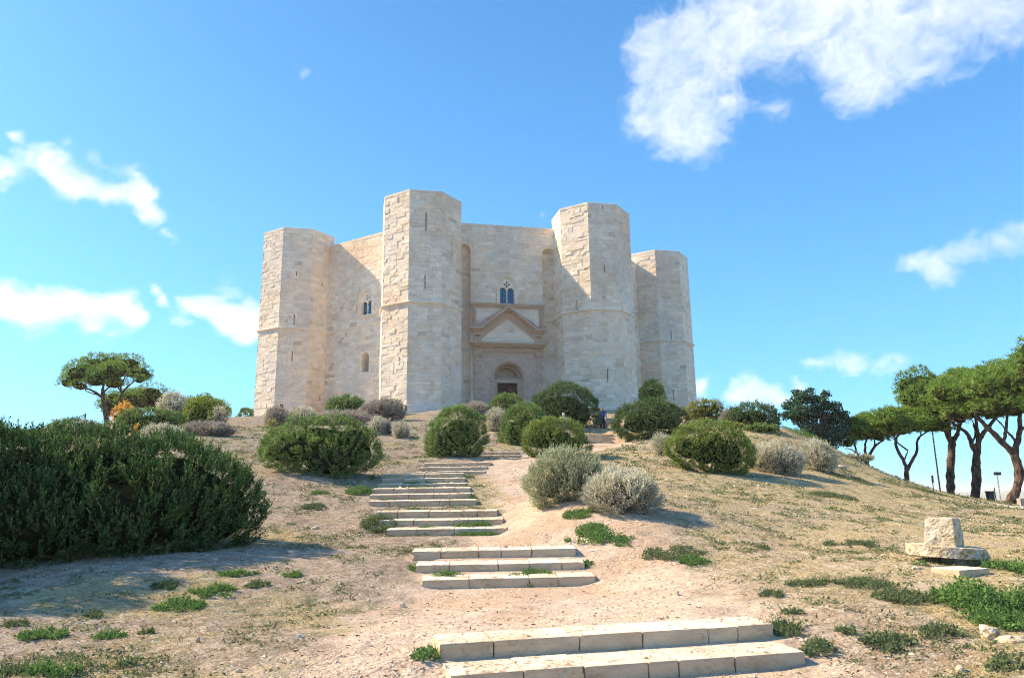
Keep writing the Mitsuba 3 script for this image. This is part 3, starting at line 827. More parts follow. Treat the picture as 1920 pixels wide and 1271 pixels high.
FLIGHT_WORDS = ['nearest flight', 'second flight from the camera', 'third flight', 'fourth flight, beside the bright green weeds', 'fifth flight', 'sixth flight', 'seventh flight, between the dark shrubs', 'paved rise at the top right of the path', 'stair beside the handrail below the castle']
rng = np.random.default_rng(21)
for fi, fl in enumerate(STEPS):
    for si, (A, B, z) in enumerate(fl):
        n_steps = len(fl)
        pos = ['lowest', 'middle', 'top'][si] if n_steps == 3 else (['lower', 'upper'][si] if n_steps == 2 else ['lowest', 'second', 'third', 'fourth', 'fifth', 'sixth', 'seventh', 'topmost'][si])
        word = FLIGHT_WORDS[fi]
        colour = 'cream' if fi < 7 else ('tan' if fi == 7 else 'grey')
        k = thing('stone_step', f'{pos} {colour} stone step of the {word}', 'step', 'stone steps up the hill')
        tdir = (B - A) / np.linalg.norm(B - A)
        ndir = np.array([-tdir[1], tdir[0]])
        L = np.linalg.norm(B - A)
        n = max(3, int(round(L / (.66 if fi else .64))))
        wd = rng.uniform(.5, 1.5, n)
        cuts = np.concatenate([[0], np.cumsum(wd / wd.sum() * L)])
        if fi == 8:
            cuts = np.array([0, L * .5, L])
        for x0, x1 in zip(cuts[:-1], cuts[1:]):
            g = .003
            v, f = worn_block(rng, x1 - x0 - 2 * g, (.54 if fi == 0 else .46) + rng.normal(0, .015), .36, 3 if fi < 3 else 2, .011 if fi else .005)
            dz = rng.normal(0, .004)
            v = v + [0, rng.normal(0, .006), dz]
            v[:, 2] += TILT[fi] * np.clip(v[:, 1], 0, 1)
            a2 = rng.normal(0, .006)
            xx = x0 + g + (x1 - x0 - 2 * g) / 2 + v[:, 0] - v[:, 1] * a2
            P = np.stack([A[0] + tdir[0] * xx + ndir[0] * v[:, 1], A[1] + tdir[1] * xx + ndir[1] * v[:, 1], z + v[:, 2]], 1)
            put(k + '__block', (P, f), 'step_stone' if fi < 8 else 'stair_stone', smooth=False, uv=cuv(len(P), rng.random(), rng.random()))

# ---------------------------------------------------------------- leaves, sprigs, shrubs
def unit(v):
    return v / np.maximum(np.linalg.norm(v, axis=-1, keepdims=True), 1e-9)


def leaf_mesh(base, d, ln, wd, rng, fold=.25, droop=0.0, single=False):
    n = len(base)
    side = unit(np.cross(d, rng.normal(size=(n, 3))))
    if single:      # one triangle, for leaves of a pixel or two
        s = side * wd[:, None] * .5
        m = base + d * ln[:, None] * .3
        return np.stack([m - s, m + s, base + d * ln[:, None]], 1).reshape(-1, 3), np.arange(3 * n).reshape(-1, 3)
    nr = np.cross(side, d)
    ln, wd = ln[:, None], wd[:, None]
    mid = base + d * ln * .5
    tip = base + d * ln - UPV * ln * droop
    v = np.stack([base, mid + side * wd * .5 + nr * wd * fold, tip, mid - side * wd * .5 + nr * wd * fold], 1).reshape(-1, 3)
    i = np.arange(n) * 4
    f = np.stack([np.stack([i, i + 1, i + 2], 1), np.stack([i, i + 2, i + 3], 1)], 1).reshape(-1, 3)
    return v, f


def merge(parts):
    off = np.cumsum([0] + [len(p[0]) for p in parts])
    return np.vstack([p[0] for p in parts]), np.vstack([p[1] + o for p, o in zip(parts, off)])


def tube(points, radii, sides=7):
    P, r = np.asarray(points, float), np.asarray(radii, float)
    tang = unit(np.gradient(P, axis=0))
    refs = np.array([[.31, .92, .2], [0, 0, 1.0], [.95, -.3, .1]])
    ref = refs[np.argmin(np.abs(tang @ refs.T).max(0))]
    u = unit(np.cross(tang, ref))
    w = np.cross(tang, u)
    a = np.arange(sides) * 2 * math.pi / sides
    v = (P[:, None] + r[:, None, None] * (np.cos(a)[None, :, None] * u[:, None] + np.sin(a)[None, :, None] * w[:, None])).reshape(-1, 3)
    f = []
    for k in range(len(P) - 1):
        for s in range(sides):
            p, q = k * sides + s, k * sides + (s + 1) % sides
            f += [[p, q, q + sides], [p, q + sides, p + sides]]
    c = len(v)
    v = np.vstack([v, P[:1], P[-1:]])
    for s in range(sides):
        f += [[c, (s + 1) % sides, s], [c + 1, (len(P) - 1) * sides + s, (len(P) - 1) * sides + (s + 1) % sides]]
    return v, np.array(f)


def pick_colors(rng, palette, n):
    pal = np.array([p[:3] for p in palette], float)
    wts = np.array([p[3] for p in palette], float)
    c = pal[rng.choice(len(pal), n, p=wts / wts.sum())]
    return np.clip(c * rng.uniform(.78, 1.25, (n, 1)) * rng.uniform(.94, 1.06, (n, 3)), .004, .9)


PAL = {
    'dark': [(0.068, 0.121, 0.044, 4), (0.105, 0.165, 0.062, 3), (0.209, 0.264, 0.127, 1.4), (0.042, 0.075, 0.03, 2.5)],
    'myrtle': [(0.048, 0.094, 0.031, 4), (0.074, 0.13, 0.043, 3), (0.132, 0.192, 0.072, 1.4), (0.031, 0.062, 0.022, 2)],
    'green': [(0.114, 0.192, 0.054, 4), (0.168, 0.258, 0.074, 3), (0.288, 0.36, 0.144, 1.4), (0.066, 0.12, 0.036, 2.5), (0.264, 0.192, 0.108, 0.25)],
    'yellowgreen': [(.15, .205, .05, 4), (.20, .26, .07, 3), (.28, .33, .12, 1.4), (.08, .12, .035, 2)],
    'lime': [(0.204, 0.264, 0.042, 4), (0.276, 0.324, 0.06, 2), (0.144, 0.204, 0.036, 2)],
    'olive': [(0.23, 0.236, 0.063, 4), (0.184, 0.207, 0.057, 3), (0.31, 0.287, 0.092, 1)],
    'grey': [(0.459, 0.454, 0.354, 4), (0.36, 0.354, 0.267, 3), (0.571, 0.558, 0.459, 1.5), (0.273, 0.235, 0.167, 1.5)],
    'greygreen': [(0.316, 0.345, 0.218, 4), (0.247, 0.276, 0.167, 3), (0.425, 0.437, 0.299, 1.5), (0.207, 0.201, 0.121, 1)],
    'mauve': [(0.33, 0.303, 0.264, 4), (0.264, 0.237, 0.204, 3), (0.418, 0.385, 0.341, 1.2), (0.198, 0.171, 0.138, 2)],
    'orange': [(.56, .33, .07, 4), (.48, .25, .045, 2), (.60, .42, .14, 1.5)],
    'weed': [(0.109, 0.207, 0.063, 4), (0.149, 0.265, 0.081, 3), (0.207, 0.31, 0.103, 1)],
    'weed_dull': [(.145, .20, .095, 4), (.19, .235, .12, 2), (.10, .145, .068, 2)],
    'pine': [(0.182, 0.309, 0.072, 4), (0.258, 0.404, 0.095, 3), (0.378, 0.482, 0.138, 1.2), (0.121, 0.206, 0.052, 2)],
    'pine_bright': [(0.178, 0.299, 0.065, 4), (0.243, 0.378, 0.084, 3), (0.319, 0.429, 0.124, 1.2), (0.118, 0.209, 0.047, 1.5)],
    'round': [(0.072, 0.138, 0.09, 4), (0.116, 0.196, 0.128, 3), (0.049, 0.09, 0.061, 2)],
    'straw': [(.44, .35, .19, 4), (.36, .28, .15, 3), (.52, .44, .27, 1.5), (.27, .22, .12, 1)],
}


def sprigs(rng, B, D, L, M, leaf, width, palette, spread=.85, tip_light=1.25, fold=.25, single=False):
    """leaves set spirally along each sprig"""
    n = len(B)
    t = (np.arange(M)[None] + rng.uniform(0, .9, (n, M))) / M
    t = .12 + .9 * t
    pos = B[:, None] + D[:, None] * (L[:, None] * t)[..., None]
    rad = unit(rng.normal(size=(n, M, 3)))
    rad = unit(rad - (rad * D[:, None]).sum(-1, keepdims=True) * D[:, None])
    out = unit(D[:, None] * (.55 + .5 * t[..., None]) + rad * spread * (1.15 - .7 * t[..., None]))
    sz = rng.uniform(.7, 1.3, (n, M)) * (1 - .25 * t)
    v, f = leaf_mesh(pos.reshape(-1, 3), out.reshape(-1, 3), (leaf * sz).ravel(), (width * sz).ravel(), rng, fold, 0, single)
    one = pick_colors(rng, palette, n)
    col = np.repeat(one, M, 0) * .55 + pick_colors(rng, palette, n * M) * .45
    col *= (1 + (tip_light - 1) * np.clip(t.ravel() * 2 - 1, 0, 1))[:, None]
    col *= np.repeat(.62 + .76 * meshkit.fbm(B * 2.6, 2, 77), M)[:, None]
    return v, f, np.repeat(np.clip(col, 0, .9), 3 if single else 4, 0)


def surface_points(rng, lobes, n, floor=None, lump=.22, freq=1.1, gap=.22):
    """points and normals on the outside of a union of ellipsoids, with lumps; lobes: (centre, radii)"""
    area = np.array([((r[0] * r[1]) ** 1.6 + (r[0] * r[2]) ** 1.6 + (r[1] * r[2]) ** 1.6) ** .625 for c, r in lobes])
    which = rng.choice(len(lobes), int(n * 4.2) + 50, p=area / area.sum())
    u = unit(rng.normal(size=(len(which), 3)))
    C = np.array([c for c, r in lobes])[which]
    R = np.array([r for c, r in lobes])[which]
    P = C + u * R
    nrm = unit(u / R)
    ok = np.ones(len(P), bool)
    for i, (c, r) in enumerate(lobes):
        inside = (((P - c) / r) ** 2).sum(1) < .93
        ok &= ~(inside & (which != i))
    if floor is not None:
        ok &= P[:, 2] > floor
    P, nrm = P[ok], nrm[ok]
    open_ = meshkit.fbm(P * 1.7 + 3, 2, int(rng.integers(1e6))) > gap      # bare gaps
    # the far side of a plant carries its leaves more sparsely
    open_ &= ~((nrm[:, 1] > .4) & (nrm[:, 2] < .45) & (rng.random(len(P)) < .6))
    P, nrm = P[open_][:n], nrm[open_][:n]
    mean_r = float(np.mean([r for c, r in lobes]))
    g = int(rng.integers(1e6))
    P = P + nrm * ((meshkit.fbm(P * freq / max(mean_r, .3) * 2.2, 3, g) - .5) * 2 * lump * mean_r + (meshkit.noise(P * 3.1, g + 9) - .5) * .34)[:, None]
    # shoots stand in tufts: draw each towards a tuft centre, leaving darker gaps between
    m = max(8, len(P) // 9)
    from scipy.spatial import cKDTree
    _, near_ = cKDTree(P[:m]).query(P)
    P = P[near_] + (P - P[near_]) * .72
    return P, unit(nrm + (P - P[near_]) * 2.5)


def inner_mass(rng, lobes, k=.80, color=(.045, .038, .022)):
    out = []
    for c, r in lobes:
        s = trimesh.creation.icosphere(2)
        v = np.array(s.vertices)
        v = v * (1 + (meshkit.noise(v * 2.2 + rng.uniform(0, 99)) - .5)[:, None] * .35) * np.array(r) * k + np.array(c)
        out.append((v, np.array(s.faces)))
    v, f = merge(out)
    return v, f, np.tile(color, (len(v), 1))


def shrub_from(key, lobes, rng, n, sprig, M, leaf, width, pal, mat, up=.55, jitter=.35, lump=.22, foot=None, floor=None, branches=5, core=.80, spread=.85, core_color=(.045, .038, .022), tip_light=1.6, feather=.0):
    P, nrm = surface_points(rng, lobes, n, floor, lump)
    D = unit(nrm + UPV * up + rng.normal(size=P.shape) * jitter)
    L = sprig * rng.uniform(.6, 1.25, len(P)) * (1 + feather * (rng.random(len(P)) < .12) * (nrm[:, 2] > .2))
    B = P - D * (L * rng.uniform(.45, 1.0, len(P)))[:, None]
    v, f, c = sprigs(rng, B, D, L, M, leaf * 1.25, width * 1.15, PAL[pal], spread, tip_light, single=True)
    parts = [(v, f)]
    cols = [c]
    if core:
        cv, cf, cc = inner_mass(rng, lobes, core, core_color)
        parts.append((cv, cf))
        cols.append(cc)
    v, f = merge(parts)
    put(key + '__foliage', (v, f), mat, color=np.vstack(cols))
    if branches and foot is not None:
        tb = []
        for i in range(branches):
            c, r = lobes[i % len(lobes)]
            e = np.array(c) + rng.normal(size=3) * np.array(r) * .35
            s = foot + np.array([0, 0, -.06]) + (np.array(lobes[0][0]) - foot) * [.5, .5, 0]
            m_ = (s + e) / 2 + rng.normal(0, .06, 3)
            tb.append(tube([s, m_, e], [.035, .028, .016], 6))
        put(key + '__branches', merge(tb), 'twig')


def shrub(x0, x1, yt, yb, label, pal='green', D=None, cat='shrub', name='shrub', dens=1.0, leaf=None, up=.55, deep=.9, lobes_n=5, mat=None, boxy=False, seed=0, lump=.24, feather=.5, raise_=-.06, sprig_k=.95, group=None, core=.54):
    """a shrub that spans the pixels x0..x1, yt..yb in the photograph, standing where its base meets the ground"""
    rng = np.random.default_rng(1000 + seed + int(x0) * 7 + int(yt))
    foot = on_ground((x0 + x1) / 2, yb, D)
    sc = scale_at(foot)
    w = (x1 - x0) * sc / 2
    rd = w * deep
    ctr = foot + np.array([0, rd * .75, 0])
    ctr[0] = foot[0] * ctr[1] / foot[1]
    ctr[2] = float(H(ctr[0], ctr[1]))
    sc = scale_at(ctr)
    topz = ray((x0 + x1) / 2, yt)
    topz = topz[2] / topz[1] * ctr[1]
    h = max(topz - ctr[2], .3)
    w = (x1 - x0) * sc / 2
    key = thing(name, label, cat, group)
    grey = pal in ('grey', 'greygreen', 'mauve')
    sp = (.20 if not grey else .26) * (1 + .012 * foot[1]) * sprig_k
    sp = min(sp, .5 * h)
    wi, hi = max(w * 1.05 - sp * .35, .3 * w), max(h * 1.1 - sp * .35, .4 * h)
    zc = ctr[2] + hi * (.50 + raise_)
    hz = hi * (.50 - raise_)
    L = [(np.array([ctr[0], ctr[1], zc]), np.array([wi * .86, rd * .86, hz]))]
    for i in range(lobes_n):
        a = 2 * math.pi * (i + rng.uniform(-.3, .3)) / lobes_n
        k = rng.uniform(.38, .60)
        ex = .70 if boxy else .50
        off = np.array([math.cos(a) * wi * ex * (1 if not boxy else 1.05), math.sin(a) * rd * ex, rng.uniform(-.28, .12) * hi])
        q = np.array([wi * k, rd * k, hz * rng.uniform(.55, .85)])
        c = np.array([ctr[0], ctr[1], zc]) + off
        c[2] = min(c[2], ctr[2] + hi * rng.uniform(.86, 1.02) - q[2])
        c[2] = max(c[2], ctr[2] + q[2] * .5)
        c[0] = np.clip(c[0], ctr[0] - wi + q[0], ctr[0] + wi - q[0])
        L.append((c, q))
    lf = leaf or max(.062, 2.6 * sc)
    lw = lf * (.50 if not grey else .29)
    if grey:
        lf *= 1.1
    surf = 2.6 * (w * h * 2 + w * rd)
    M = 10
    n = int(np.clip(dens * (2.0 if not grey else 2.2) * surf / (lf * lw * .5 * M), 100, 4200))
    shrub_from(key, L, rng, n, sp, M, lf, lw, pal, mat or ('leaf_grey' if grey else 'leaf_matt'), up=up if not grey else .9, lump=lump, foot=foot, floor=ctr[2] - .3, core=core if not grey else min(core, .56), feather=feather if not grey else max(feather, .5),
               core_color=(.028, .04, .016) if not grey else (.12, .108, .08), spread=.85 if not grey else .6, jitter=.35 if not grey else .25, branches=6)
    return key


# the great shrub on the left: two overlapping masses of glossy upright shoots
rng = np.random.default_rng(5)
key = thing('shrub', 'huge dark glossy evergreen shrub filling the left foreground, plus unseen lobes added to cast shade', 'shrub')
big = []
for cx, D, rx, ry, hgt in ((-10.0, 14.7, 2.2, 1.8, 2.42), (-8.6, 15.4, 1.9, 1.9, 2.36), (-7.2, 15.7, 1.6, 1.6, 2.16), (-11.4, 15.2, 2, 1.8, 2.45), (-9.2, 14.1, 1.7, 1.2, 1.95), (-6.5, 16.0, 1.12, 1.3, 1.68), (-7.6, 14.7, 1.35, 1.2, 1.75), (-8.0, 16.3, 1.6, 1.5, 2.3), (-12.4, 13.4, 1.9, 1.5, 2.3), (-13.4, 12.6, 1.7, 1.5, 3.2), (-11.1, 12.1, 1.35, 1.3, 4.3), (-12.3, 12.9, 1.5, 1.3, 4.6), (-10.75, 13.3, 1.1, 1.2, 4.2)):  # last lobes, out of frame on the left, are added to cast shade
    gz = float(H(cx, D))
    big.append((np.array([cx, D, gz + hgt * .42]), np.array([rx, ry, hgt * .55])))
P_, n_ = surface_points(rng, big, 15500, -1.6, .15, 1.0, .22)
D_ = unit(n_ * .75 + UPV * .95 + rng.normal(size=P_.shape) * .28)
L_ = .34 * rng.uniform(.6, 1.3, len(P_))
B_ = P_ - D_ * (L_ * rng.uniform(.4, 1.0, len(P_)))[:, None]
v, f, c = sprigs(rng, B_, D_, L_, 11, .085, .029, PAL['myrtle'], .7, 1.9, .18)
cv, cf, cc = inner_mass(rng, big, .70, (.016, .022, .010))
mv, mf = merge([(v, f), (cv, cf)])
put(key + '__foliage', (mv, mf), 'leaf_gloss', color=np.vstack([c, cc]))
tb = []
for c0, r0 in big:
    for _ in range(5):
        s = np.array([c0[0] + rng.normal(0, .15), c0[1] + .35 + rng.normal(0, .1), float(H(c0[0], c0[1])) - .15])
        e = c0 + np.clip(rng.normal(size=3), -1, 1) * r0 * .35
        tb.append(tube([s, (s + e) / 2 + rng.normal(0, .08, 3), e], [.04, .03, .015], 6))
put(key + '__branches', merge(tb), 'twig')

# ---- green and grey shrubs up the hill (pixels of the photograph, then label)
shrub(484, 710, 786, 889, 'wide boxy green shrub left of the stone steps', 'green', boxy=True, deep=.55, lobes_n=9, raise_=-.02, dens=1.3, core=.66)
shrub(798, 914, 768, 857, 'rounded bright green shrub beside the seventh flight of steps', 'green', deep=.85)
shrub(785, 842, 792, 856, 'small grey shrub leaning on the rounded green shrub left of the path', 'grey', name='grey_shrub', D=36.6)
shrub(972, 1108, 787, 860, 'yellowish green shrub behind the large silver shrub by the path', 'yellowgreen', deep=.8, up=.8)
shrub(934, 1036, 762, 832, 'dense rounded green shrub left of and behind the yellowish one', 'green', D=41)
shrub(998, 1126, 724, 803, 'tall dark green shrub in front of the tower right of the portal', 'dark', D=47.5, deep=.8, feather=.5)
shrub(914, 987, 741, 777, 'domed green shrub in front of the castle doorway', 'green', D=58)
shrub(1145, 1292, 754, 832, 'broad dark green shrub just right of the handrail stair', 'dark', deep=.8, D=43)
shrub(1200, 1252, 716, 775, 'small round shrub rising behind the broad dark green one, before the rightmost tower', 'lime', D=65, deep=.8)
shrub(1285, 1360, 750, 800, 'loose olive-green shrub right of the rightmost tower', 'olive', D=52, dens=.8)
shrub(1247, 1416, 795, 889, 'largest rounded green shrub on the right-hand slope', 'yellowgreen', deep=.75, lump=.12, lobes_n=7)
shrub(1362, 1468, 758, 818, 'green shrub with long upright shoots at the right of the hilltop', 'dark', D=47, feather=1.6)
shrub(1393, 1462, 802, 842, 'low light green shrub below the shrub with long shoots', 'green', D=41)
shrub(1362, 1398, 800, 824, 'small ochre-yellow shrub behind the largest right-hand shrub', 'olive', D=43, dens=.7)
shrub(612, 688, 744, 778, 'flat-topped green shrub at the foot of the wall with two windows', 'green', D=63)
shrub(708, 757, 750, 790, 'green shrub at the left foot of the nearest tower', 'green', D=62)
# grey ones
shrub(984, 1140, 846, 946, 'large silver-grey shrub right of the gravel path', 'greygreen', name='grey_shrub', deep=.8, dens=1.15, feather=.7)
shrub(1098, 1242, 882, 970, 'rounded silver-grey shrub, nearer and lower right of its large neighbour', 'grey', name='grey_shrub', deep=.8, dens=1.15, feather=.5)
shrub(1408, 1510, 831, 890, 'wide grey shrub low on the right-hand slope', 'grey', name='grey_shrub', deep=.7)
shrub(1503, 1572, 829, 886, 'rounded grey shrub at the right end of the slope', 'grey', name='grey_shrub')
shrub(1222, 1262, 816, 856, 'small grey shrub at the left end of the largest right-hand shrub', 'grey', name='grey_shrub', D=33)
shrub(1350, 1402, 768, 806, 'grey shrub behind the ochre-yellow one on the hilltop', 'mauve', name='grey_shrub', D=49)
shrub(494, 542, 764, 803, 'dark grey-brown shrub at the foot of the leftmost tower', 'mauve', name='grey_shrub', D=52)
shrub(538, 596, 766, 800, 'pale grey shrub right of the grey-brown one under the leftmost tower', 'grey', name='grey_shrub', D=53)
shrub(588, 692, 772, 806, 'low wide grey shrub under the flat-topped green shrub', 'mauve', name='grey_shrub', D=50)
shrub(672, 762, 752, 798, 'grey shrub in front of the green one at the nearest tower', 'mauve', name='grey_shrub', D=54)
shrub(688, 724, 782, 826, 'narrow grey shrub at the right end of the boxy green shrub', 'grey', name='grey_shrub', D=44)
shrub(732, 772, 792, 832, 'small pale grey tuft shrub standing free on the bare slope', 'grey', name='grey_shrub', D=43)
shrub(712, 740, 786, 824, 'small grey shrub between the narrow one and the pale tuft', 'mauve', name='grey_shrub', D=44.5)
shrub(862, 918, 754, 796, 'grey shrub below the portal, left of the domed green one', 'mauve', name='grey_shrub', D=58)
shrub(908, 956, 768, 824, 'pale grey shrub between two green ones below the doorway', 'grey', name='grey_shrub', D=47)
# left rise
shrub(215, 346, 768, 812, 'low spreading bright dark-green shrub on the left rise', 'green', D=47, deep=.5, lobes_n=6)
shrub(288, 354, 741, 806, 'feathery grey shrub rising behind the low spreading green one', 'grey', name='grey_shrub', D=55)
shrub(340, 397, 747, 806, 'round yellow-green bush on the left rise', 'lime', D=52)
shrub(388, 428, 764, 806, 'bare whitish shrub right of the round yellow-green bush', 'grey', name='grey_shrub', D=55, dens=.6, core=.5)
shrub(330, 440, 792, 838, 'long grey shrub bank below the round yellow-green bush', 'mauve', name='grey_shrub', D=40, deep=.5)
shrub(250, 350, 800, 842, 'grey shrub just above the great dark shrub', 'grey', name='grey_shrub', D=34, deep=.6)
shrub(88, 168, 786, 828, 'dull green shrub under the wooden fence on the left', 'green', D=50)
shrub(128, 200, 792, 832, 'dark mauve-grey shrub below the umbrella pine', 'mauve', name='grey_shrub', D=46)
shrub(206, 250, 757, 800, 'bright orange autumn shrub below the umbrella pine', 'orange', D=62, dens=.6, core=.4, name='orange_shrub')
shrub(243, 262, 796, 832, 'small orange seedling above the great dark shrub', 'orange', D=36, dens=.5, core=.4, name='orange_shrub')
shrub(440, 480, 768, 790, 'distant low green bush at the left edge of the castle', 'green', D=92, name='shrub')
shrub(1583, 1640, 850, 888, 'thin greyish green bush under the first small pine on the right', 'greygreen', D=41, dens=.5, core=.5)
shrub(496, 522, 790, 822, 'tiny olive shrub at the left end of the boxy green shrub', 'olive', D=33, dens=.6)
# ---------------------------------------------------------------- trees
def poly_tube(pxs, radii_px, D0, rng, wob=.0, sides=8, ddepth=0.0):
    """limb through pixels at distance D0, leaning ddepth metres away by its end; resampled smooth"""
    from scipy.interpolate import CubicSpline
    n = len(pxs)
    q = []
    for i, (x, y) in enumerate(pxs):
        q.append(at_depth(x, y, D0 + ddepth * i / max(n - 1, 1)))
    q = np.array(q)
    r = np.array(radii_px, float) * scale_at(q[0])
    t = np.linspace(0, 1, n)
    tt = np.linspace(0, 1, max(3 * n, 6))
    if n > 2:
        q = CubicSpline(t, q)(tt)
    else:
        q = q[0] + (q[1] - q[0]) * tt[:, None]
    r = np.interp(tt, t, r) * (1 + .07 * rng.normal(size=len(tt)))
    q = q + rng.normal(0, .012, q.shape) * (tt > .05)[:, None]
    return tube(q, r, sides)


def needle_tufts(rng, P, D, ln, wd, M, palette):
    n = len(P)
    rad = unit(rng.normal(size=(n, M, 3)) * .75 + D[:, None] * 1.0 + UPV * .25)
    base = np.repeat(P, M, 0)
    d = rad.reshape(-1, 3)
    L = ln * rng.uniform(.6, 1.2, n * M)
    side = unit(np.cross(d, rng.normal(size=d.shape))) * (wd * .5)
    v = np.stack([base - side, base + side, base + d * L[:, None]], 1).reshape(-1, 3)
    f = np.arange(n * M * 3).reshape(-1, 3)
    c = np.repeat(pick_colors(rng, palette, n), M, 0) * .7 + pick_colors(rng, palette, n * M) * .3
    return v, f, np.repeat(c, 3, 0)


def pine(label, D, limbs, crown, seed, pal='pine', lobes_n=26, ntuft=230, flat=.5, name='pine_tree', dome=.5, group=None, extra=(), ln=.26, holes=.0):
    """limbs: lists of (pixels, radii in pixels, depth lean); crown: (x0, x1, y top, y bottom) in pixels"""
    rng = np.random.default_rng(seed)
    key = thing(name, label, 'tree', group)
    x0, x1, yt, yb = crown
    C = at_depth((x0 + x1) / 2, (yt + yb) / 2, D)
    sc = scale_at(C)
    W, Hh = (x1 - x0) / 2 * sc, (yb - yt) / 2 * sc
    ztop = at_depth((x0 + x1) / 2, yt, D)[2]
    lobes = []
    lobes_n = int(lobes_n * 1.5)
    for i in range(lobes_n):
        r = math.sqrt((i + .5) / lobes_n) * .86
        a = i * 2.39996 + rng.normal(0, .25)
        rr = W * rng.uniform(.17, .32)
        x, y = C[0] + math.cos(a) * r * (W - rr * .4), C[1] + math.sin(a) * r * (W - rr * .4)
        hz = min(rr * rng.uniform(.6, .95), Hh * .85)
        tz = ztop - 2 * Hh * .62 * dome * r ** 2.2
        z = tz - hz - rng.random() ** 1.4 * max(tz - 2 * hz - (ztop - 2 * Hh), 0) * .85
        lobes.append((np.array([x, y, z]), np.array([rr, rr, hz])))
    for ex, ey, erx, ery, dd in extra:      # lobes read off the photograph
        c = at_depth(ex, ey, D + dd)
        lobes.append((c, np.array([erx * sc, erx * sc, ery * 1.6 * sc])))
    parts, cols = [], []
    for c, r in lobes:
        n = int(ntuft * (r[0] * r[0]) / (.3 * W) ** 2)
        u = unit(rng.normal(size=(n * 2, 3)))
        u = u[u[:, 2] > -.45][:n]
        P = c + u * r * (1 - .28 * rng.random((len(u), 1)) ** 1.5)
        P = P + (meshkit.fbm(P * 1.6, 3, seed) - .5)[:, None] * u * np.minimum(r, .7) * 1.0
        v, f, cc = needle_tufts(rng, P, unit(u / r), ln, .042, 6, PAL[pal])
        parts.append((v, f))
        cols.append(cc)
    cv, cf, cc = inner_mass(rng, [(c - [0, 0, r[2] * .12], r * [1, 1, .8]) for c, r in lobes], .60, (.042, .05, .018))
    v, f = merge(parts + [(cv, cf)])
    tr = []
    tips = []
    for i, (pxs, rad, lean) in enumerate(limbs):
        tr.append(poly_tube(pxs, rad, D, rng, ddepth=lean))
        tips.append(at_depth(*pxs[-1], D + lean))
    for i, (c, r) in enumerate(lobes):   # branchlets from the limbs' ends up into the lobes
        src = min(tips[1:] or tips, key=lambda q: np.linalg.norm(q - c))
        mid = (src + c) / 2 + [0, 0, -.12 * np.linalg.norm(c - src)] + rng.normal(0, .05, 3)
        tr.append(tube([src, mid, c], [.05, .035, .015], 5))
    put(key + '__trunk', merge(tr), 'bark')
    put(key + '__crown', (v, f), 'leaf_matt', color=np.vstack(cols + [cc]))
    return key


# left: one big umbrella pine with a second stem, two crowns behind
pine('tall umbrella pine with forked trunk on the left skyline', 76, [
    ([(200, 795), (199, 779), (196, 762), (193.4, 744), (192.5, 732)], [5.2, 4.6, 4.2, 3.8, 3.0], 0),
    ([(194, 745), (185, 740), (170, 731), (151, 725), (135, 716)], [2.8, 2.2, 1.8, 1.4, .8], -1),
    ([(192.5, 733), (194, 721), (196, 706)], [2.6, 2, 1.2], 0.5), ([(193, 734), (202, 728), (211, 717), (216, 706)], [2, 1.6, 1.3, .8], -1.2),
    ([(201, 782), (205, 777), (217, 765), (224, 752), (228, 740), (226, 731)], [3.4, 3.1, 2.7, 2.4, 2.2, 1.8], .6),
    ([(228, 739), (239, 725), (250, 716), (262, 706)], [1.8, 1.5, 1.2, .8], 1.2), ([(226, 732), (229, 719), (238, 700)], [1.7, 1.4, .8], 0),
    ([(226, 732), (218, 722), (212, 712)], [1.3, 1.0, .7], 1), ([(193, 742), (172, 737), (160, 732)], [1.4, 1.1, .7], 1.2)],
    (108, 285, 668, 728), 31, lobes_n=6, ntuft=320, dome=.8,
    extra=[(140, 705, 24, 13, 0), (160, 690, 26, 13, 1), (128, 716, 18, 9, -1), (150, 722, 20, 8, -1.5), (180, 680, 26, 12, 1.5), (206, 675, 24, 9, 2), (198, 700, 26, 12, -2), (180, 712, 24, 11, -2.5), (210, 690, 18, 9, -2.5), (245, 680, 26, 11, 1), (268, 697, 17, 10, 0), (250, 700, 20, 9, 1.5), (225, 678, 20, 9, 2.5), (165, 705, 22, 11, 3), (235, 692, 18, 8, 3.5), (262, 712, 13, 6, -1), (215, 715, 12, 6, -1), (278, 703, 9, 6, 1)])
pine('low umbrella pine behind the forked one on the left skyline', 88, [
    ([(262, 800), (264, 785), (262, 770), (258, 758)], [4, 3.5, 3, 2], 0), ([(263, 780), (280, 765), (300, 755)], [2, 1.6, 1], 0), ([(262, 780), (235, 768), (215, 760)], [2, 1.6, 1], 0)],
    (186, 330, 723, 782), 32, lobes_n=30, ntuft=190, dome=.75, extra=[(200, 758, 20, 11, -2), (205, 770, 14, 8, -2), (240, 745, 24, 12, -3), (285, 735, 26, 12, -2), (308, 745, 22, 11, -1)])
pine('low umbrella pine nearest the castle on the left skyline', 92, [
    ([(392, 800), (394, 785), (390, 770), (388, 760)], [4, 3.5, 3, 2], 0), ([(393, 782), (410, 770), (420, 762)], [2, 1.6, 1], 0), ([(393, 782), (370, 768), (355, 758)], [2, 1.6, 1], 0)],
    (330, 434, 737, 786), 33, lobes_n=26, ntuft=190, dome=.8, extra=[(415, 765, 16, 10, -1), (422, 775, 11, 8, -1)])
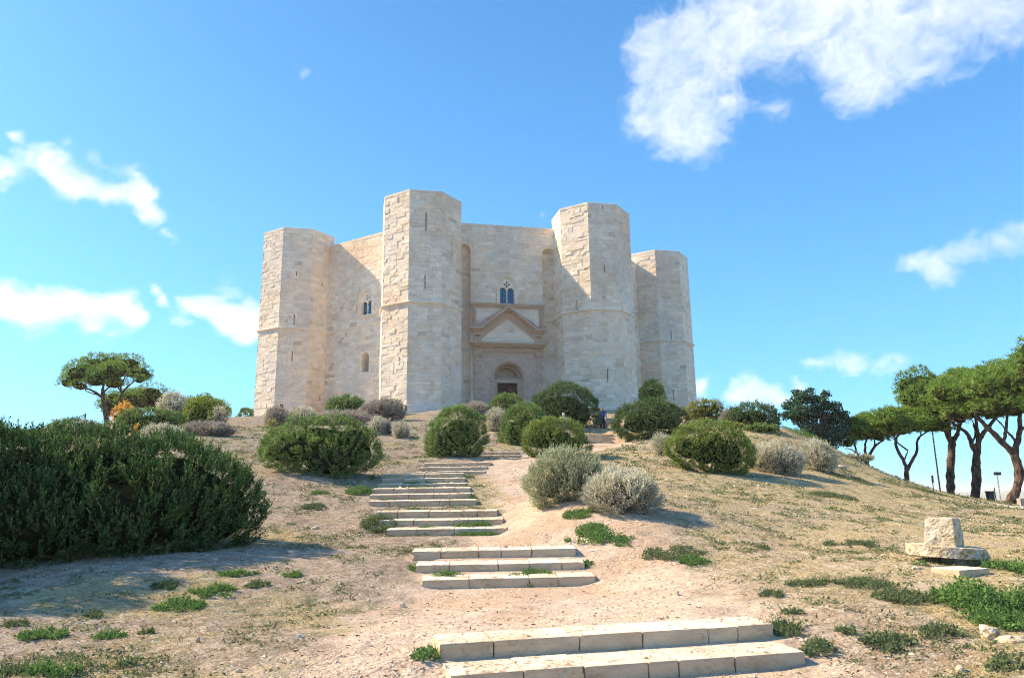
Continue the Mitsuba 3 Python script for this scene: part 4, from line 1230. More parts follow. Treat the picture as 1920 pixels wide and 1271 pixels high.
# right: a row along the road
grp = None
pine('small umbrella pine with spreading limbs, first of the right-hand row', 46, [
    ([(1627, 893), (1626, 885), (1625, 866), (1622, 850)], [5.0, 4.2, 3.6, 2.6], 0), ([(1625, 870), (1617, 861), (1609, 852), (1601, 827)], [2.6, 2.2, 2, 1.4], -.6), ([(1626, 868), (1635, 844), (1646, 832), (1658, 824)], [2.8, 2.3, 1.8, 1.2], .6),
    ([(1623, 852), (1622, 838), (1626, 815)], [2.6, 2, 1.2], 0), ([(1609, 852), (1597, 843), (1585, 841)], [1.3, 1, .6], 0), ([(1635, 845), (1640, 830), (1637, 812)], [1.8, 1.4, 1], -.5)],
    (1578, 1668, 769, 832), 34, 'pine', lobes_n=28, ntuft=150, dome=.75, extra=[(1590, 828, 14, 10, -.5), (1600, 815, 15, 10, 0), (1648, 818, 15, 8, .5)])
pine('small umbrella pine forking low into a V, second of the right-hand row', 44.5, [
    ([(1701, 913), (1700, 905), (1700, 883), (1699, 878)], [6, 4.6, 4.2, 3.8], 0), ([(1699, 882), (1695, 866), (1682, 842), (1680, 828), (1683, 817), (1700, 806)], [3.4, 3.0, 2.7, 2.4, 2, 1.2], -.5),
    ([(1700, 882), (1712, 861), (1720, 841), (1719, 827), (1740, 808)], [3.2, 2.8, 2.4, 2, 1.1], .5), ([(1694, 862), (1700, 852), (1702, 844)], [1.6, 1.1, .5], .3), ([(1719, 830), (1726, 815), (1729, 800)], [1.6, 1.3, .8], .5), ([(1681, 826), (1672, 810), (1668, 798)], [1.6, 1.3, .8], -.5)],
    (1632, 1748, 763, 822), 35, 'pine_bright', lobes_n=30, ntuft=150, dome=.7, extra=[(1645, 800, 20, 12, 0), (1660, 785, 24, 12, -1), (1740, 800, 16, 9, .5)])
pine('tall pine with dark drooping left side, nearest the lamp post', 46, [
    ([(1783, 937), (1783, 925), (1782, 895), (1783, 861), (1785, 835), (1783, 822)], [8.4, 7.4, 7.0, 6.8, 6.6, 6.0], 0), ([(1784, 832), (1774, 808), (1765, 790), (1755, 770)], [5, 4.2, 3.4, 2], -.6),
    ([(1784, 832), (1794, 815), (1799, 798), (1806, 770)], [4.6, 4, 3.2, 2], .6), ([(1772, 803), (1762, 793), (1752, 790)], [2, 1.6, 1], -.3), ([(1780, 818), (1779, 795), (1778, 765)], [3, 2.5, 1.6], 0)],
    (1684, 1816, 691, 804), 36, 'pine', lobes_n=34, ntuft=150, dome=.75, extra=[(1752, 798, 22, 10, -.5), (1770, 800, 18, 9, .5), (1720, 790, 16, 10, 0), (1700, 740, 20, 26, 0), (1712, 765, 20, 22, -.6), (1730, 790, 20, 16, -1), (1745, 775, 24, 22, -1.6), (1760, 795, 18, 12, -1), (1725, 715, 26, 18, 0), (1695, 720, 14, 14, 0), (1738, 802, 16, 8, .5), (1770, 775, 18, 15, -1.5)])
pine('pine with straight dark trunk and three limbs, second from the right', 44, [
    ([(1829, 945), (1828, 932), (1831, 900), (1830, 872), (1832, 850), (1833, 832)], [9.4, 8.2, 7.6, 8.2, 6.6, 6.0], 0), ([(1830, 848), (1820, 828), (1813, 812), (1797, 800), (1785, 788)], [4.4, 3.8, 3.2, 2.4, 1.5], -.5),
    ([(1833, 836), (1834, 815), (1830, 790), (1834, 760)], [5, 4.2, 3, 1.8], .2), ([(1833, 836), (1842, 814), (1856, 797), (1868, 780), (1876, 765)], [5, 4.2, 3.4, 2.6, 1.6], .6), ([(1822, 830), (1828, 816), (1826, 800)], [2, 1.6, 1], .5)],
    (1745, 1900, 686, 800), 37, 'pine_bright', lobes_n=38, ntuft=150, dome=.6, extra=[(1790, 770, 22, 14, -2), (1830, 765, 28, 14, -2.5), (1868, 765, 24, 14, -2), (1770, 735, 26, 18, -2), (1810, 735, 30, 18, -3), (1800, 785, 16, 8, 0)])
pine('leaning pine with curved trunk at the right edge, beside the signpost', 41, [
    ([(1892, 949), (1896, 938), (1908, 910), (1910, 880), (1905, 862), (1901, 842)], [10, 8.6, 7.6, 8.4, 7.6, 8.0], 0), ([(1899, 848), (1879, 829), (1860, 810), (1848, 798), (1836, 786), (1828, 772)], [6.4, 5.4, 4.6, 4.2, 3.4, 2.2], -.6),
    ([(1882, 832), (1886, 808), (1889, 783), (1890, 758)], [3.2, 2.8, 2.4, 1.6], -.4), ([(1901, 846), (1909, 824), (1913, 800), (1912, 780), (1918, 752)], [6, 5, 4.4, 3.8, 2.2], .5), ([(1906, 832), (1897, 818), (1887, 808), (1878, 795)], [2.6, 2.2, 1.8, 1.2], .6),
    ([(1911, 806), (1925, 798), (1945, 780)], [3, 2.4, 1.6], .5)],
    (1805, 2010, 672, 794), 38, 'pine_bright', lobes_n=44, ntuft=150, dome=.55, extra=[(1850, 725, 34, 20, -2.5), (1890, 720, 34, 22, -3), (1880, 755, 28, 16, -3), (1845, 760, 24, 13, -1.5), (1915, 755, 30, 16, -2.5), (1860, 695, 30, 14, 1)])
pine('pine whose bright crown just enters at the right edge above the others', 38, [
    ([(1990, 965), (1988, 930), (1984, 880), (1980, 830)], [10, 9, 8, 7], 0), ([(1981, 836), (1965, 790), (1950, 740)], [5, 4, 2], -.4), ([(1981, 836), (2000, 790), (2020, 740)], [5, 4, 2], .4)],
    (1900, 2100, 628, 735), 39, 'pine_bright', lobes_n=34, ntuft=150, dome=.6, extra=[(1925, 700, 24, 26, -1), (1915, 680, 18, 20, 0), (1930, 655, 22, 20, 0)])

# dark round-leaved tree on the right brow
rng = np.random.default_rng(61)
key = thing('broadleaf_tree', 'dark blue-green broadleaved tree with gappy crown on the right brow of the hill', 'tree')
lob, tr = [], []
base = at_depth(1538, 842, 46)
sc = scale_at(base)
for x, y, rx, ry in ((1490, 760, 22, 14), (1480, 778, 16, 9), (1510, 745, 20, 12), (1492, 737, 10, 8), (1535, 752, 20, 11), (1520, 732, 8, 5), (1548, 740, 10, 8), (1560, 762, 18, 10), (1575, 778, 18, 10), (1585, 792, 12, 10), (1530, 775, 26, 14), (1505, 785, 22, 14), (1555, 790, 26, 16), (1570, 810, 22, 14), (1540, 812, 26, 16), (1520, 805, 20, 14), (1556, 828, 22, 14), (1500, 770, 20, 12), (1478, 762, 12, 7)):
    c = at_depth(x, y, 46 + rng.uniform(-1.1, 1.1))
    lob.append((c, np.array([rx, rx, ry]) * sc))
    tr.append(tube([base + [0, 0, -.1], (base + c) / 2 + rng.normal(0, .12, 3), c], [.10, .06, .02], 6))
parts, cols = [], []
for c, r in lob:
    n = int(360 * r[0] * r[0] * 4)
    P = c + unit(rng.normal(size=(n, 3))) * r * rng.uniform(.25, 1.05, (n, 1))
    d = unit(rng.normal(size=(n, 3)) + UPV * .3)
    v, f = leaf_mesh(P, d, np.full(n, .15), np.full(n, .12), rng, .15)
    parts.append((v, f))
    cols.append(np.repeat(pick_colors(rng, PAL['round'], n), 4, 0))
v, f = merge(parts)
put(key + '__crown', (v, f), 'leaf_gloss', color=np.vstack(cols))
put(key + '__trunk', merge(tr), 'twig')

# ---------------------------------------------------------------- weeds, grass, pebbles, stones
def weed(x, y, wpx, hpx, label, pal='weed', D=None, leaf=.045, dens=1.0, name='weed_patch', group=None, cat='weeds'):
    rng = np.random.default_rng(int(x * 13 + y))
    g = on_ground(x, y, D)
    sc = scale_at(g)
    rx = wpx * sc / 2
    slope = max(.12, abs(g[2] / g[1]) + .1)
    ry = min(max(hpx * sc / slope * .35, rx * .5), rx * 1.1)
    ht = max(.04, min(.30, hpx * sc * .34))
    lf = max(leaf, 1.7 * sc)
    n = int(min(dens * 5.0 * math.pi * rx * ry / (lf * lf * .5), 4200))
    n = max(n, 60)
    a, r = rng.uniform(0, 2 * math.pi, n), np.sqrt(rng.random(n))
    x_, y_ = g[0] + np.cos(a) * r * rx, g[1] + np.sin(a) * r * ry
    edge = meshkit.fbm(np.stack([x_ / max(rx, .2) * 2.5, y_ / max(rx, .2) * 2.5, 0 * x_ + x], -1), 3)
    ok = edge > .34 + .22 * r ** 2
    x_, y_, r = x_[ok], y_[ok], r[ok]
    z_ = H(x_, y_) + ht * (1 - .55 * r ** 2) * rng.random(len(x_)) * (.5 + meshkit.noise(np.stack([x_ * 4, y_ * 4, 0 * x_], -1)))
    P = np.stack([x_, y_, z_], 1)
    d = unit(rng.normal(size=P.shape) * [1, 1, .45] + UPV * .45)
    blade = rng.random(len(P)) < .22
    d[blade] = unit(d[blade] + UPV * 1.1)
    v, f = leaf_mesh(P, d, lf * rng.uniform(.6, 1.35, len(P)) * np.where(blade, 2.0, 1), lf * .62 * rng.uniform(.7, 1.2, len(P)) * np.where(blade, .3, 1), rng, .2)
    # stalks from the soil to the leaves
    k = thing(name, label, cat, group)
    put(k + '__leaves', (v, f), 'leaf_matt', color=np.repeat(pick_colors(rng, PAL[pal], len(P)), 4, 0))
    return k


W = weed
W(680, 925, 62, 34, 'bright green weed clump at the left end of the fourth flight', leaf=.05)
W(712, 990, 76, 44, 'dark leafy clump covering the left end of the third flight', 'weed_dull', leaf=.06)
W(890, 1004, 90, 20, 'bright weeds along the right half of the lowest step of the third flight', D=18.2)
W(800, 1006, 42, 18, 'small weeds in front of the middle of the third flight', D=18.2)
W(1112, 1006, 110, 34, 'largest bright green weed mat at the right edge of the gravel path', leaf=.05)
W(1085, 966, 62, 18, 'flat green weeds at the foot of the large silver-grey shrub')
W(1170, 1016, 60, 16, 'thin green weeds trailing right of the largest weed mat', dens=.7)
W(840, 1096, 60, 22, 'green weeds below the left half of the second flight', D=13.3)
W(1000, 1090, 90, 20, 'green weeds below the right half of the second flight', D=13.3)
W(1102, 1062, 26, 22, 'grassy weeds at the right end of the second flight', D=14.0)
W(772, 1078, 20, 16, 'little tuft at the left end of the second flight', D=13.8)
W(800, 1225, 56, 52, 'leafy weed clump at the left end of the nearest flight', leaf=.05, D=7.9)
W(1532, 1228, 66, 58, 'dark leafy weed clump at the right end of the lowest nearest step', 'weed_dull', leaf=.05, D=8.4)
W(1470, 1190, 70, 34, 'grassy dull weeds at the right end of the upper nearest step', 'weed_dull', leaf=.05, D=9.0)
W(1845, 1150, 190, 120, 'large dense patch of green weeds at the right edge below the millstone', leaf=.06, dens=1.3, D=9.6)
W(1880, 1192, 120, 70, 'lower part of the weeds at the right edge, around the pale boulder', leaf=.055, dens=1.2, D=8.9)
W(1900, 1078, 110, 60, 'green weeds behind the flat slab at the right edge', leaf=.06, D=12)
W(1660, 1208, 92, 54, 'dark green rosette weed on bare earth in the right foreground', 'weed_dull', leaf=.05)
W(1758, 1192, 78, 44, 'dark green rosette weed left of the large right-hand weed patch', 'weed_dull', leaf=.05)
W(1876, 1250, 70, 28, 'greyish grass tuft in the bottom right corner', 'weed_dull', leaf=.05)
W(1726, 1052, 30, 24, 'small green weed at the foot of the millstone', D=12.4)
W(1445, 1118, 44, 22, 'dull green rosette on the earth right of the second flight', 'weed_dull')
W(1485, 1150, 40, 18, 'dull little rosette above the nearest flight on the right', 'weed_dull')
W(1590, 1188, 46, 16, 'dry brownish tuft in the right foreground', 'weed_dull')
W(1260, 1040, 130, 26, 'loose band of weeds on the slope right of the path', 'weed_dull', dens=.6)
W(1300, 1054, 60, 16, 'green flat weeds in the loose band right of the path')
W(1430, 1028, 24, 10, 'tiny weed on the straw slope below the grey shrubs', 'weed_dull')
W(1600, 1022, 110, 16, 'long dull weed streak left of the squared stone', 'weed_dull', dens=.7)
W(1620, 1100, 120, 26, 'dull green mat below the long weed streak', 'weed_dull', dens=.7)
W(1520, 1095, 100, 18, 'scattered dull weeds in the middle of the right-hand slope', 'weed_dull', dens=.6)
W(1700, 1125, 120, 34, 'dull green mat beside the flat slab', 'weed_dull', dens=.9)
W(1510, 822, 80, 24, 'green ground cover on the brow under the dark broadleaved tree', D=43)
W(1600, 900, 80, 16, 'green ground cover below the right-hand brow', 'weed_dull')
W(1740, 915, 60, 12, 'low green weeds at the foot of the lamp post', 'weed_dull', D=34)
W(1560, 930, 90, 14, 'dull weeds on the upper right-hand slope', 'weed_dull', dens=.6)
W(450, 1078, 90, 14, 'weeds at the edge of the great shrub\'s shadow, farther', dens=.8)
W(548, 1080, 40, 12, 'small bright weeds right of the shadow\'s edge')
W(400, 1112, 110, 26, 'dark green weed mat lying in the great shrub\'s shadow', 'weed', leaf=.05)
W(335, 1140, 90, 32, 'leafy clump at the lower edge of the great shrub\'s shadow', 'weed', leaf=.05)
W(480, 1098, 50, 12, 'thin weeds beside the dark green mat in the shade', 'weed_dull')
W(310, 1100, 50, 16, 'dull weeds left of the dark green mat in the shade', 'weed_dull')
W(78, 1196, 84, 30, 'leafy rosette in the left foreground', 'weed', leaf=.05)
W(203, 1196, 54, 26, 'smaller leafy rosette right of the one in the left foreground', 'weed', leaf=.05)
W(28, 1174, 42, 14, 'dry rosette nearest the left edge', 'weed_dull')
W(182, 1156, 50, 14, 'pale dry weeds in the left foreground above the two rosettes', 'weed_dull')
W(275, 1188, 28, 18, 'single small weed right of the two rosettes', 'weed_dull')
W(236, 1246, 46, 34, 'tall leafy weed in the lower left foreground', 'weed_dull', leaf=.05)
W(110, 1266, 120, 26, 'very bright green leaves at the bottom left edge', 'weed', leaf=.07)
W(30, 1262, 80, 36, 'dull grassy weeds in the bottom left corner', 'weed_dull', leaf=.06)
W(700, 898, 14, 20, 'grassy tuft at the left end of the fifth flight', D=26.6)
W(880, 888, 20, 10, 'small tuft at the right end of the fifth flight', D=27)
W(780, 912, 90, 10, 'weeds growing under the lowest step of the fifth flight', D=25.7)
W(598, 925, 36, 10, 'flat green weed on the bare slope left of the steps')
W(590, 952, 50, 12, 'flat dull weeds on the bare slope left of the third flight', 'weed_dull')
W(885, 932, 22, 14, 'small tuft at the right end of the fourth flight', D=22.8)
W(716, 945, 26, 12, 'weeds at the lower left of the fourth flight', D=22.2)
W(780, 946, 18, 12, 'weeds under the middle of the fourth flight', D=22.2)

# scattered small plants, too many to count
rng = np.random.default_rng(77)


def scatter(n, ymin, ymax, rng, half=.80):
    y = ymin * (ymax / ymin) ** rng.random(n)
    x = rng.uniform(-half, half, n) * (y + 1.5)
    return x, y


def in_flight(x, y):
    hit = np.zeros(len(x), bool)
    for fl in STEPS:
        A, B, _ = fl[0]
        A2, B2, _ = fl[-1]
        tdir = (B - A) / np.linalg.norm(B - A)
        nd = np.array([-tdir[1], tdir[0]])
        mid = (A + B) / 2
        s, t = (x - mid[0]) * tdir[0] + (y - mid[1]) * tdir[1], (x - mid[0]) * nd[0] + (y - mid[1]) * nd[1]
        hit |= (np.abs(s) < np.linalg.norm(B - A) / 2 + .1) & (t > -.02) & (t < ((A2 + B2) / 2 - mid) @ nd + .46)
    return hit


def tufts(key, label, n, ymin, ymax, pal, blades, ln, wd, dens_fn, mat='leaf_matt', seed=1, upk=.8, near_scale=.010):
    rng = np.random.default_rng(seed)
    x, y = scatter(n, ymin, ymax, rng)
    ok = (rng.random(n) < dens_fn(x, y)) & ~in_flight(x, y)
    x, y = x[ok], y[ok]
    P = np.repeat(np.stack([x, y, H(x, y) - .005], 1), blades, 0)
    sc = np.maximum(1, P[:, 1] * near_scale / .12)
    P = P + rng.normal(0, .03, P.shape) * [1, 1, 0] * sc[:, None]
    d = unit(rng.normal(size=P.shape) * [1, 1, .3] + UPV * upk)
    L = ln * rng.uniform(.5, 1.4, len(P)) * sc ** .35
    side = unit(np.cross(d, rng.normal(size=d.shape))) * (wd * .5 * sc)[:, None]
    v = np.stack([P - side, P + side, P + d * L[:, None]], 1).reshape(-1, 3)
    c = np.repeat(pick_colors(rng, PAL[pal], len(x)), blades, 0) * .6 + pick_colors(rng, PAL[pal], len(P)) * .4
    put(key, (v, np.arange(len(v)).reshape(-1, 3)), mat, color=np.repeat(c, 3, 0))
    labelled(key, label, 'grass', kind='stuff')


def field(x, y, f, s):
    return meshkit.fbm(np.stack([x * f, y * f, 0 * x], -1), 3, s)


off_trail = lambda x, y: ss(.95, 1.5, trail_mask(x, y))
tufts('dry_grass', 'short dry straw-coloured grass on the slopes', 52000, 5.5, 62, 'straw', 4, .055, .009, lambda x, y: off_trail(x, y) * ss(.36, .58, field(x, y, .35, 3) + .10 * (x > 3)) , seed=3)
# low weeds: small leafy cushions
rng = np.random.default_rng(4)
x, y = scatter(60000, 5.5, 55, rng)
ok = (rng.random(len(x)) < off_trail(x, y) * ss(.42, .62, field(x, y, 1.6, 5)) * ss(.34, .54, field(x, y, .25, 9) + .05 + .03 * (x > 0)) * (.25 + .55 * (y > 14))) & ~in_flight(x, y)
x, y = x[ok][:14000], y[ok][:14000]
M = 10
sz = rng.uniform(.4, 1.3, len(x)) * .062 * np.maximum(1, y / 16) ** .8
xx, yy = np.repeat(x, M) + rng.normal(size=len(x) * M) * np.repeat(sz, M), np.repeat(y, M) + rng.normal(size=len(x) * M) * np.repeat(sz, M)
P = np.stack([xx, yy, H(xx, yy) + rng.uniform(0, .35, len(xx)) * np.repeat(sz, M)], 1)
v, f = leaf_mesh(P, unit(rng.normal(size=P.shape) * [1, 1, .4] + UPV * .45), np.repeat(sz, M) * rng.uniform(.5, 1.0, len(P)), np.repeat(sz, M) * rng.uniform(.25, .5, len(P)), rng, .2)
c = np.repeat(pick_colors(rng, PAL['weed_dull'] + [(.24, .22, .13, 3), (.09, .14, .05, 2)], len(x)), M, 0) * .7 + .3 * pick_colors(rng, PAL['weed_dull'], len(P))
put('low_weeds', (v, f), 'leaf_matt', color=np.repeat(c, 4, 0))
labelled('low_weeds', 'low grey-green weeds sprinkled over the slopes', 'weeds', kind='stuff')
tufts('verge_grass', 'taller dull grass along the verge behind the road', 5000, 36, 62, 'weed_dull', 7, .34, .03, lambda x, y: ((x > 14) & (x / y > .40) & (y > 42 - 0 * x)) * ss(.38, .6, field(x, y, .5, 8)), seed=5, near_scale=.003)

# pebbles of the path
rng = np.random.default_rng(88)
n = 60000
x, y = scatter(n, 5.6, 34, rng, .7)
tmk = trail_mask(x, y)
ok = (rng.random(n) < .22 + .78 * ss(1.35, .8, tmk + (field(x, y, 1.9, 8) - .5) * .5)) & ~in_flight(x, y)
x, y = x[ok], y[ok]
n = len(x)
gx, gy, gz = [], [], []
for fi, fl in enumerate(STEPS[:6]):
    for A, B, z in fl:
        m = 170 if fi < 2 else 90
        u, t = rng.random(m), .08 + .36 * rng.random(m) ** .6
        tdir = (B - A) / np.linalg.norm(B - A)
        gx.append(A[0] + (B[0] - A[0]) * u - tdir[1] * t)
        gy.append(A[1] + (B[1] - A[1]) * u + tdir[0] * t)
        gz.append(z + TILT[fi] * t + .002)
zz_ = np.concatenate([H(x, y)] + gz)
x, y = np.concatenate([x] + gx), np.concatenate([y] + gy)
n = len(x)
size = .0085 * np.exp(rng.normal(0, .55, n)) * np.maximum(1, y / 11)
octa = np.array([[1, 0, 0], [-1, 0, 0], [0, 1, 0], [0, -1, 0], [0, 0, 1], [0, 0, -1.0]])
of = np.array([[0, 2, 4], [2, 1, 4], [1, 3, 4], [3, 0, 4], [2, 0, 5], [1, 2, 5], [3, 1, 5], [0, 3, 5]])[:4]
rot = rng.uniform(0, 2 * math.pi, n)
o = octa[None] * rng.uniform(.6, 1.3, (n, 6, 3)) * np.array([1, .8, .55])
v = np.stack([o[..., 0] * np.cos(rot)[:, None] - o[..., 1] * np.sin(rot)[:, None], o[..., 0] * np.sin(rot)[:, None] + o[..., 1] * np.cos(rot)[:, None], o[..., 2]], -1) * size[:, None, None]
v = v + np.stack([x, y, zz_], 1)[:, None]
pc = pick_colors(rng, [(.55, .42, .31, 4), (.62, .52, .41, 3), (.50, .33, .22, 2), (.68, .62, .54, 1), (.40, .31, .235, .3)], n)
put('gravel', (v.reshape(-1, 3), (np.arange(n)[:, None, None] * 6 + of[None]).reshape(-1, 3)), 'pebble', color=np.repeat(pc, 6, 0))
labelled('gravel', 'loose pinkish gravel lying on the path and around the steps', 'gravel', kind='stuff')


rng = np.random.default_rng(91)
x, y = scatter(9000, 5.6, 22, rng, .75)
ok = ~in_flight(x, y)
x, y = x[ok], y[ok]
P = np.stack([x, y, H(x, y) + .006], 1)
d = unit(rng.normal(size=P.shape) * [1, 1, .15])
v, f = leaf_mesh(P, d, rng.uniform(.02, .09, len(P)), rng.uniform(.006, .022, len(P)), rng, .2)
put('leaf_litter', (v, f), 'leaf_matt', color=np.repeat(pick_colors(rng, [(.34, .25, .15, 3), (.22, .15, .09, 3), (.48, .40, .28, 2), (.14, .10, .07, 2)], len(P)), 4, 0))
labelled('leaf_litter', 'dry leaves and bits of twig strewn over the ground', 'litter', kind='stuff')


def rock(x, y, wpx, hpx, label, tone=(.50, .43, .35), D=None, flat=1.0):
    rng = np.random.default_rng(int(x * 3 + y * 5))
    g = on_ground(x, y, D)
    sc = scale_at(g)
    s = trimesh.creation.icosphere(2)
    v = np.array(s.vertices)
    for _ in range(9):      # knock flat faces on it
        nrm = unit(rng.normal(size=3))
        h = rng.uniform(.55, .85)
        dd = v @ nrm
        v = v - np.outer(np.clip(dd - h, 0, None), nrm)
    v = v * (1 + .12 * (meshkit.fbm(v * 2.5 + x, 3) - .5))[:, None]
    v = v * np.array([wpx * sc / 2, wpx * sc * .4, hpx * sc * .62 * flat])
    a = rng.uniform(0, 6.28)
    v = v + g + [0, wpx * sc * .25, hpx * sc * .10]
    k = thing('rock', label, 'stone')
    put(k, (v, np.array(s.faces)), 'old_stone', smooth=35)
    return k


def weld(k):
    labels[k] = labels[k]


rock(1868, 1200, 52, 44, 'pale angular boulder at the edge of the large weed patch', D=8.3)
rock(1905, 1214, 60, 16, 'flat pale stone half buried at the right edge', D=8.1)
rock(1806, 1262, 22, 16, 'small stone in the bottom right corner')
rock(1722, 1068, 20, 9, 'small stone lying in front of the millstone')
rock(1590, 1020, 12, 8, 'ochre pebble-sized stone on the straw slope')
rock(563, 1196, 16, 10, 'small pale stone on the gravel left of the nearest flight')
rock(447, 1262, 14, 10, 'pale stone at the bottom edge left of the nearest flight')
rock(370, 1206, 10, 16, 'thin upright pale stone on the left foreground earth')
rock(401, 1052, 18, 9, 'white stone in the great shrub\'s shadow')
rock(637, 1096, 14, 7, 'flat stone near the tip of the great shrub\'s shadow')
rock(590, 992, 16, 8, 'whitish stone on the bare slope left of the third flight')
rock(755, 1139, 12, 14, 'small dark stone on the gravel left of the second flight')
rock(1271, 1118, 9, 14, 'upright stone chip on the gravel right of the second flight')
rock(1020, 1079, 8, 10, 'stone chip lying on the lowest step of the second flight', D=13.9)
rock(725, 1140, 12, 6, 'flat brown stone on the gravel left of the steps')
rock(435, 1146, 10, 7, 'round pebble on the earth right of the leafy clump')
rock(556, 870, 10, 6, 'pale stone near the left end of the boxy green shrub', D=29)
rock(1575, 892, 36, 10, 'pale limestone outcrop below the right-hand brow', D=36)
rock(880, 878, 22, 12, 'grey rubble stone at the right end of the sixth flight', D=30.4)
rock(690, 1128, 12, 6, 'small light stone below the shadow tip')

# squared stone on an old millstone, flat slab beside it
g = on_ground(1770, 1058, 12.4)
sc = scale_at(g)
s = trimesh.creation.cylinder(1, 1, sections=48).subdivide().subdivide()
v = np.array(s.vertices)
rad = np.hypot(v[:, 0], v[:, 1])
v[:, 2] *= .17
v[:, :2] *= .59
v = v * (1 + .10 * (meshkit.fbm(v * 5, 3, 3) - .5))[:, None]
tilt = trimesh.transformations.rotation_matrix(.07, [.2, 1, 0])[:3, :3]
MS = g + [.36, .55, .20]
k = thing('millstone', 'round weathered millstone lying tilted under the squared stone', 'millstone')
put(k, (v @ tilt.T + MS, np.array(s.faces)), 'old_stone', smooth=30)
rb = trimesh.creation.icosphere(3)
v = np.array(rb.vertices)
v = np.clip(v, -.75, .75) * [.40, .36, .30] * (1 + .25 * (meshkit.fbm(v * 2.4, 3, 5) - .5))[:, None]
k = thing('rubble_support', 'rough mortared rubble propping up the right side of the millstone', 'rubble')
put(k, (v + MS + [.30, -.02, -.16], np.array(rb.faces)), 'old_stone', smooth=30)
bx = trimesh.creation.box((.50, .48, .48)).subdivide().subdivide().subdivide().subdivide()
v = np.array(bx.vertices)
hh = np.array([.25, .24, .24])
q = np.clip(v, -(hh - .022), hh - .022)
v = q + unit(v - q + 1e-9) * .022 * (np.linalg.norm(v - q, axis=1, keepdims=True) > 1e-9)
v = v * (1 + .13 * (meshkit.fbm(v * 4 + 3, 4, 9) - .5))[:, None]
v[:, :2] *= (1.03 - .26 * (v[:, 2:3] + .27))
rz = trimesh.transformations.rotation_matrix(.78, [0, 0, 1])[:3, :3]
ry = trimesh.transformations.rotation_matrix(.05, [0, 1, 0])[:3, :3]
k = thing('squared_stone', 'pale squared stone block with yellow lichen standing on the millstone', 'stone block')
put(k, (v @ rz.T @ ry.T + MS + [.02, .02, .305], np.array(bx.faces)), 'old_stone', smooth=False)
g2 = on_ground(1832, 1085, 11.5)
vv, ff = worn_block(np.random.default_rng(3), .62, .5, .16, 3, .008)
rz = trimesh.transformations.rotation_matrix(.35, [0, 0, 1])[:3, :3]
k = thing('stone_slab', 'flat pale stone slab lying right of and below the millstone', 'slab')
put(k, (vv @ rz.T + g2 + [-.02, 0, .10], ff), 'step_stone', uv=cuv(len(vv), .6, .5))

# ---------------------------------------------------------------- road, posts, bins, fence
def bar(a, b, r, sides=8):
    return tube([a, b], [r, r], sides)


def boxm(c, size, rot=0.0):
    m = trimesh.creation.box(size)
    v = np.array(m.vertices) @ trimesh.transformations.rotation_matrix(rot, [0, 0, 1])[:3, :3].T + np.array(c)
    return v, np.array(m.faces)


rd = []
road_px = [(1796, 937, 36.2), (1830, 940.5, 37.2), (1880, 943.5, 38.0), (1940, 946, 38.5), (2050, 950, 39), (2250, 955, 39)]
for x, y, D in road_px:
    d = ray(x, y)
    rd.append([d[0] / d[1] * D, D])
rd = np.array(rd)
tt = np.linspace(0, 1, 40)
rx = np.interp(tt, np.linspace(0, 1, len(rd)), rd[:, 0])
ry_ = np.interp(tt, np.linspace(0, 1, len(rd)), rd[:, 1])
cross = np.linspace(-1.25, 1.25, 7)
vv = []
for a, b in zip(rx, ry_):
    wdt = min(1.0, .35 + (a - rx[0]) / 3)
    for q in cross:
        vv.append([a, b + q * wdt, float(H(a, b + q * wdt)) + .035])
ff = []
for i in range(39):
    for j in range(6):
        p = i * 7 + j
        ff += [[p, p + 7, p + 8], [p, p + 8, p + 1]]
put('road', (np.array(vv), np.array(ff)), 'concrete', smooth=True)
labelled('road', 'pale concrete road under the pines at the right edge', kind='structure')

b0 = on_ground(1763.5, 925, 48.5)
b1 = at_depth(1750, 745, 48.5)
top_ = np.array([b0[0], b0[1], b1[2]])
k = thing('lamp_post', 'tall thin dark lamp post rising into the pine crowns', 'lamp post')
put(k + '__pole', tube([b0 + [0, 0, -.3], (b0 + top_) / 2, top_], [.05, .042, .03], 10), 'iron')
put(k + '__base', tube([b0 + [0, 0, -.2], b0 + [0, 0, .35]], [.10, .09], 10), 'iron')
put(k + '__lantern', merge([tube([top_ - [0, 0, .02], top_ + [0, 0, .06]], [.05, .09], 10), tube([top_ + [0, 0, .06], top_ + [0, 0, .30]], [.10, .13], 10), tube([top_ + [0, 0, .30], top_ + [0, 0, .38]], [.15, .03], 10)]), 'iron')
b0 = on_ground(1751, 922, 37.5)
k = thing('marker_post', 'short thin post with a narrow dark plate left of the lamp post', 'post')
put(k + '__post', bar(b0 + [0, 0, -.2], b0 + [0, 0, .78], .022), 'iron')
put(k + '__plate', boxm(b0 + [0, -.03, .60], (.09, .03, .34)), 'iron')
b0 = on_ground(1877, 945, 40.2)
b0[2] -= .05
k = thing('signpost', 'small rectangular sign on a thin leaning pole beside the curved pine', 'sign')
st = np.array([b0[0] + .02, b0[1], at_depth(1873, 884, 40.2)[2]])
put(k + '__pole', bar(b0 + [0, 0, -.2], st, .028), 'galvanised')
put(k + '__plate', boxm(st + [0, -.04, -.10], (.40, .025, .17)), 'galvanised')
put(k + '__panel', boxm(st + [0, -.057, -.10], (.36, .008, .13)), 'iron')
